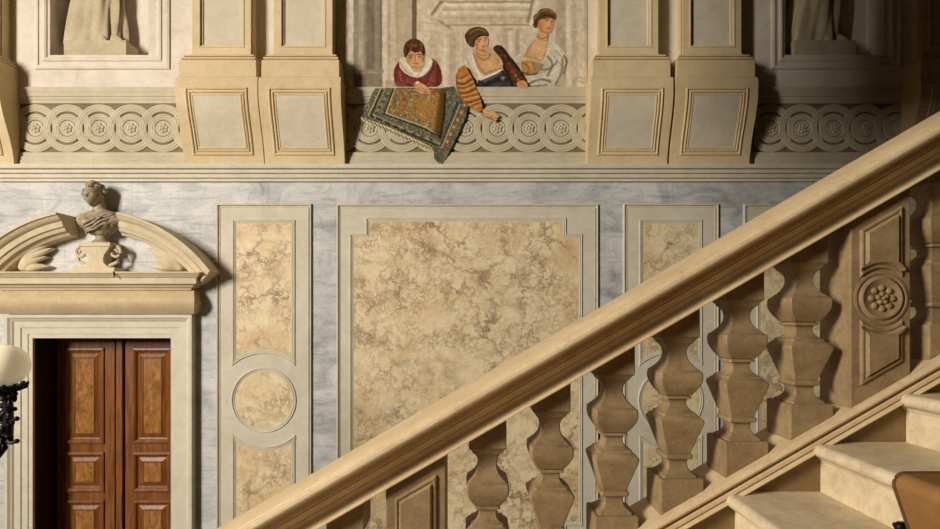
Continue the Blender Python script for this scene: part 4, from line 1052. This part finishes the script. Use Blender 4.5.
# the hanging carpet  (crop 355,85 scale 6.225)
K2 = (355, 85, 6.225)
def ctex(x, y, col):
    pal = np.array([(176, 132, 62), (148, 92, 50), (92, 76, 46), (196, 160, 92), (118, 112, 78), (160, 120, 66), (200, 176, 124)], float)
    bpal = np.array([(86, 90, 78), (112, 110, 88), (62, 62, 54), (158, 146, 112), (98, 86, 62), (76, 84, 84), (134, 118, 84)], float)
    # woven coordinates follow the two edges of the hanging cloth
    e1 = np.array([.885, .465]); e2 = np.array([-.55, .83])
    u = x*e1[0]+y*e1[1]; v = x*e2[0]+y*e2[1]
    q = vnoise(u, v, 9, 71)*.6+vnoise(u, v, 17, 72)*.4
    ix = np.clip((q*11-2).astype(int), 0, 6)
    fieldc = pal[ix]; bord = bpal[np.clip((vnoise(u, v, 10, 73)*.65*12+vnoise(u, v, 22, 74)*.35*12-3).astype(int), 0, 6)]
    # field polygon
    fld = inside(x, y, [(255, 28), (430, 20), (540, 20), (560, 60), (520, 300), (440, 260), (195, 175)])
    out = np.where(fld[..., None], fieldc, bord)
    sp2 = vnoise(x, y, 7, 77); out = np.where(((sp2 > .64) & fld)[..., None], np.array((100, 102, 90.)), out); out = np.where(((sp2 < .28) & fld)[..., None], np.array((160, 92, 58.)), out)
    gold = np.exp(-((x-430)/90)**2-((y-130)/80)**2)[..., None]*fld[..., None]
    out = out*(1-.45*gold)+np.array((196, 148, 60.))*.45*gold
    return out
pcp = Paint((110, 100, 76), 8, 61, 4, .2).fn(ctex)
dk = (40, 40, 36)
pcp.stroke([(250, 22), (192, 175), (440, 262), (500, 300)], 5, (206, 186, 136), .8, .6).stroke([(240, 22), (180, 182), (430, 272), (530, 322)], 5, dk, .85, .6)
pcp.stroke([(170, 24), (98, 192), (330, 300), (520, 380)], 6, dk, .9, .6).stroke([(160, 24), (82, 192)], 5, (206, 190, 150), .75, .6).stroke([(190, 24), (118, 185), (350, 290), (530, 370)], 4, (184, 170, 130), .55, .6)
for i in range(15):
    q = i/14; xx, yy = 125+q*375, 205+q*150
    pcp.blob(xx, yy, 12, 9, (38, 44, 46) if i % 2 else (168, 152, 112), .8, .7)
for i in range(8):
    q = i/7; xx, yy = 205-q*75, 50+q*125
    pcp.blob(xx, yy, 13, 10, (44, 58, 58) if i % 2 else (166, 156, 116), .75, .7)
# red and ochre knots in the right hand border
for i in range(12):
    q = i/11; xx, yy = 682-q*120, 125+q*250
    pcp.blob(xx, yy, 14, 15, (176, 76, 50) if i % 2 else (206, 168, 112), .85, .7)
pcp.stroke([(655, 120), (540, 390)], 5, (206, 180, 130), .7, .6).stroke([(640, 110), (530, 380)], 5, dk, .8, .6)
pcp.blob(590, 150, 45, 100, (100, 114, 112), .4, 1, .4)
pcp.stroke([(545, 50), (535, 150), (515, 300)], 36, (92, 66, 30), .9, 1).stroke([(560, 60), (555, 180), (530, 330)], 15, (54, 40, 24), .9, 1).stroke([(500, 22), (560, 30), (612, 16)], 14, (86, 76, 48), .8, 1).stroke([(520, 60), (490, 160), (480, 260)], 12, (176, 128, 48), .6, 1)
pcp.blob(520, 450, 40, 50, (78, 78, 70), .6, 1)
carpet = patch('painted_carpet', [(125, 22), (240, 18), (400, 16), (520, 22), (575, 12), (618, 10), (632, 40), (660, 80), (705, 120), (690, 200), (650, 290), (600, 390), (575, 440), (545, 496), (520, 490), (492, 455), (490, 405), (440, 370), (300, 310), (180, 255), (95, 228), (38, 195), (60, 150), (85, 105), (105, 55)], pcp, *K2, .043, fres, .35, 0, 'patterned blue and gold carpet hanging over the ledge')
pfr = Paint((206, 188, 142), 8, 65, 4)
for i in range(19):
    q = i/18; xx, yy = 52+q*430, 208+q*192
    pfr.stroke([(xx-2, yy-4), (xx+14, yy+15)], 5, (74, 68, 50), .9, .7)
patch('fringe', [(36, 196), (100, 222), (200, 258), (320, 312), (440, 368), (492, 402), (488, 420), (430, 392), (310, 334), (190, 280), (90, 244), (36, 216)], pfr, *K2, .0445, carpet, .3, 0)
#FRESCO-END

# ------------------------------------------------------------------ ceiling plus an added unseen downstand beam that shades the upper right wall
mb = MB(); mb.box(XL, XR, -8, DW+.6, ZT, ZT+.15)
mb.prism_x([(2.3, 4.5), (1.9, 4.4), (-8, 4.4), (-8, ZT), (2.3, ZT)], -1.2, -.8)
structure(mb.build('ceiling_and_shade_beam', M['hall']))
structure(MB().box(XL, XR, -8.1, -8, 0, ZT).build('wall_front', M['hall']))
structure(MB().box(XR, XR+.1, -8.1, DW+.6, 0, ZT).build('wall_right', M['hall']))
WY0, WY1, WZ0, WZ1 = -4.8, -1.8, 3.6, 7.4
mb = MB()                                                            # left wall with its tall window opening
for (y0, y1, z0, z1) in ((-8.1, WY0, 0, ZT), (WY1, DW+.6, 0, ZT), (WY0, WY1, 0, WZ0), (WY0, WY1, WZ1, ZT)): mb.box(XL-.1, XL, y0, y1, z0, z1)
structure(mb.build('wall_left', M['hall']))
mb = MB()
for i in range(4):
    z = WZ0+(WZ1-WZ0-.08)*i/3; mb.box(XL-.09, XL-.03, WY0, WY1, z, z+.08)
for i in range(4):
    y = WY0+(WY1-WY0-.08)*i/3; mb.box(XL-.09, XL-.03, y, y+.08, WZ0, WZ1)
structure(mb.build('window_1', M['frame']))

# ------------------------------------------------------------------ light and camera
def area(name, loc, target, sx, sy, power, col):
    l = bpy.data.lights.new(name, 'AREA'); l.shape = 'RECTANGLE'; l.size = sx; l.size_y = sy; l.energy = power; l.color = col
    o = bpy.data.objects.new(name, l); COL.objects.link(o); o.location = loc
    from mathutils import Vector
    o.rotation_euler = (Vector(target)-Vector(loc)).to_track_quat('-Z', 'Y').to_euler()
    return o
area('window_daylight', (XL+.1, -3.0, 5.5), (0, 4.5, 3.0), 2.0, 3.4, 1200, (1, .945, .865))
w = bpy.data.worlds.new('hall'); SC.world = w; w.use_nodes = True
w.node_tree.nodes['Background'].inputs[0].default_value = (1, .86, .64, 1)
w.node_tree.nodes['Background'].inputs[1].default_value = .3

cam = bpy.data.cameras.new('camera'); co = bpy.data.objects.new('camera', cam); COL.objects.link(co)
co.location = (0, 0, EYE); co.rotation_euler = (pi/2, 0, 0)
cam.sensor_fit = 'HORIZONTAL'; cam.sensor_width = 36; cam.lens = 36*F/940
cam.shift_y = (HZ-264.5)/940; cam.shift_x = 0
cam.clip_start = .05
SC.camera = co
SC.view_settings.view_transform = 'Standard'; SC.view_settings.look = 'None'
SC.view_settings.gamma = 1; SC.view_settings.use_curve_mapping = False
SC.view_settings.exposure = .42
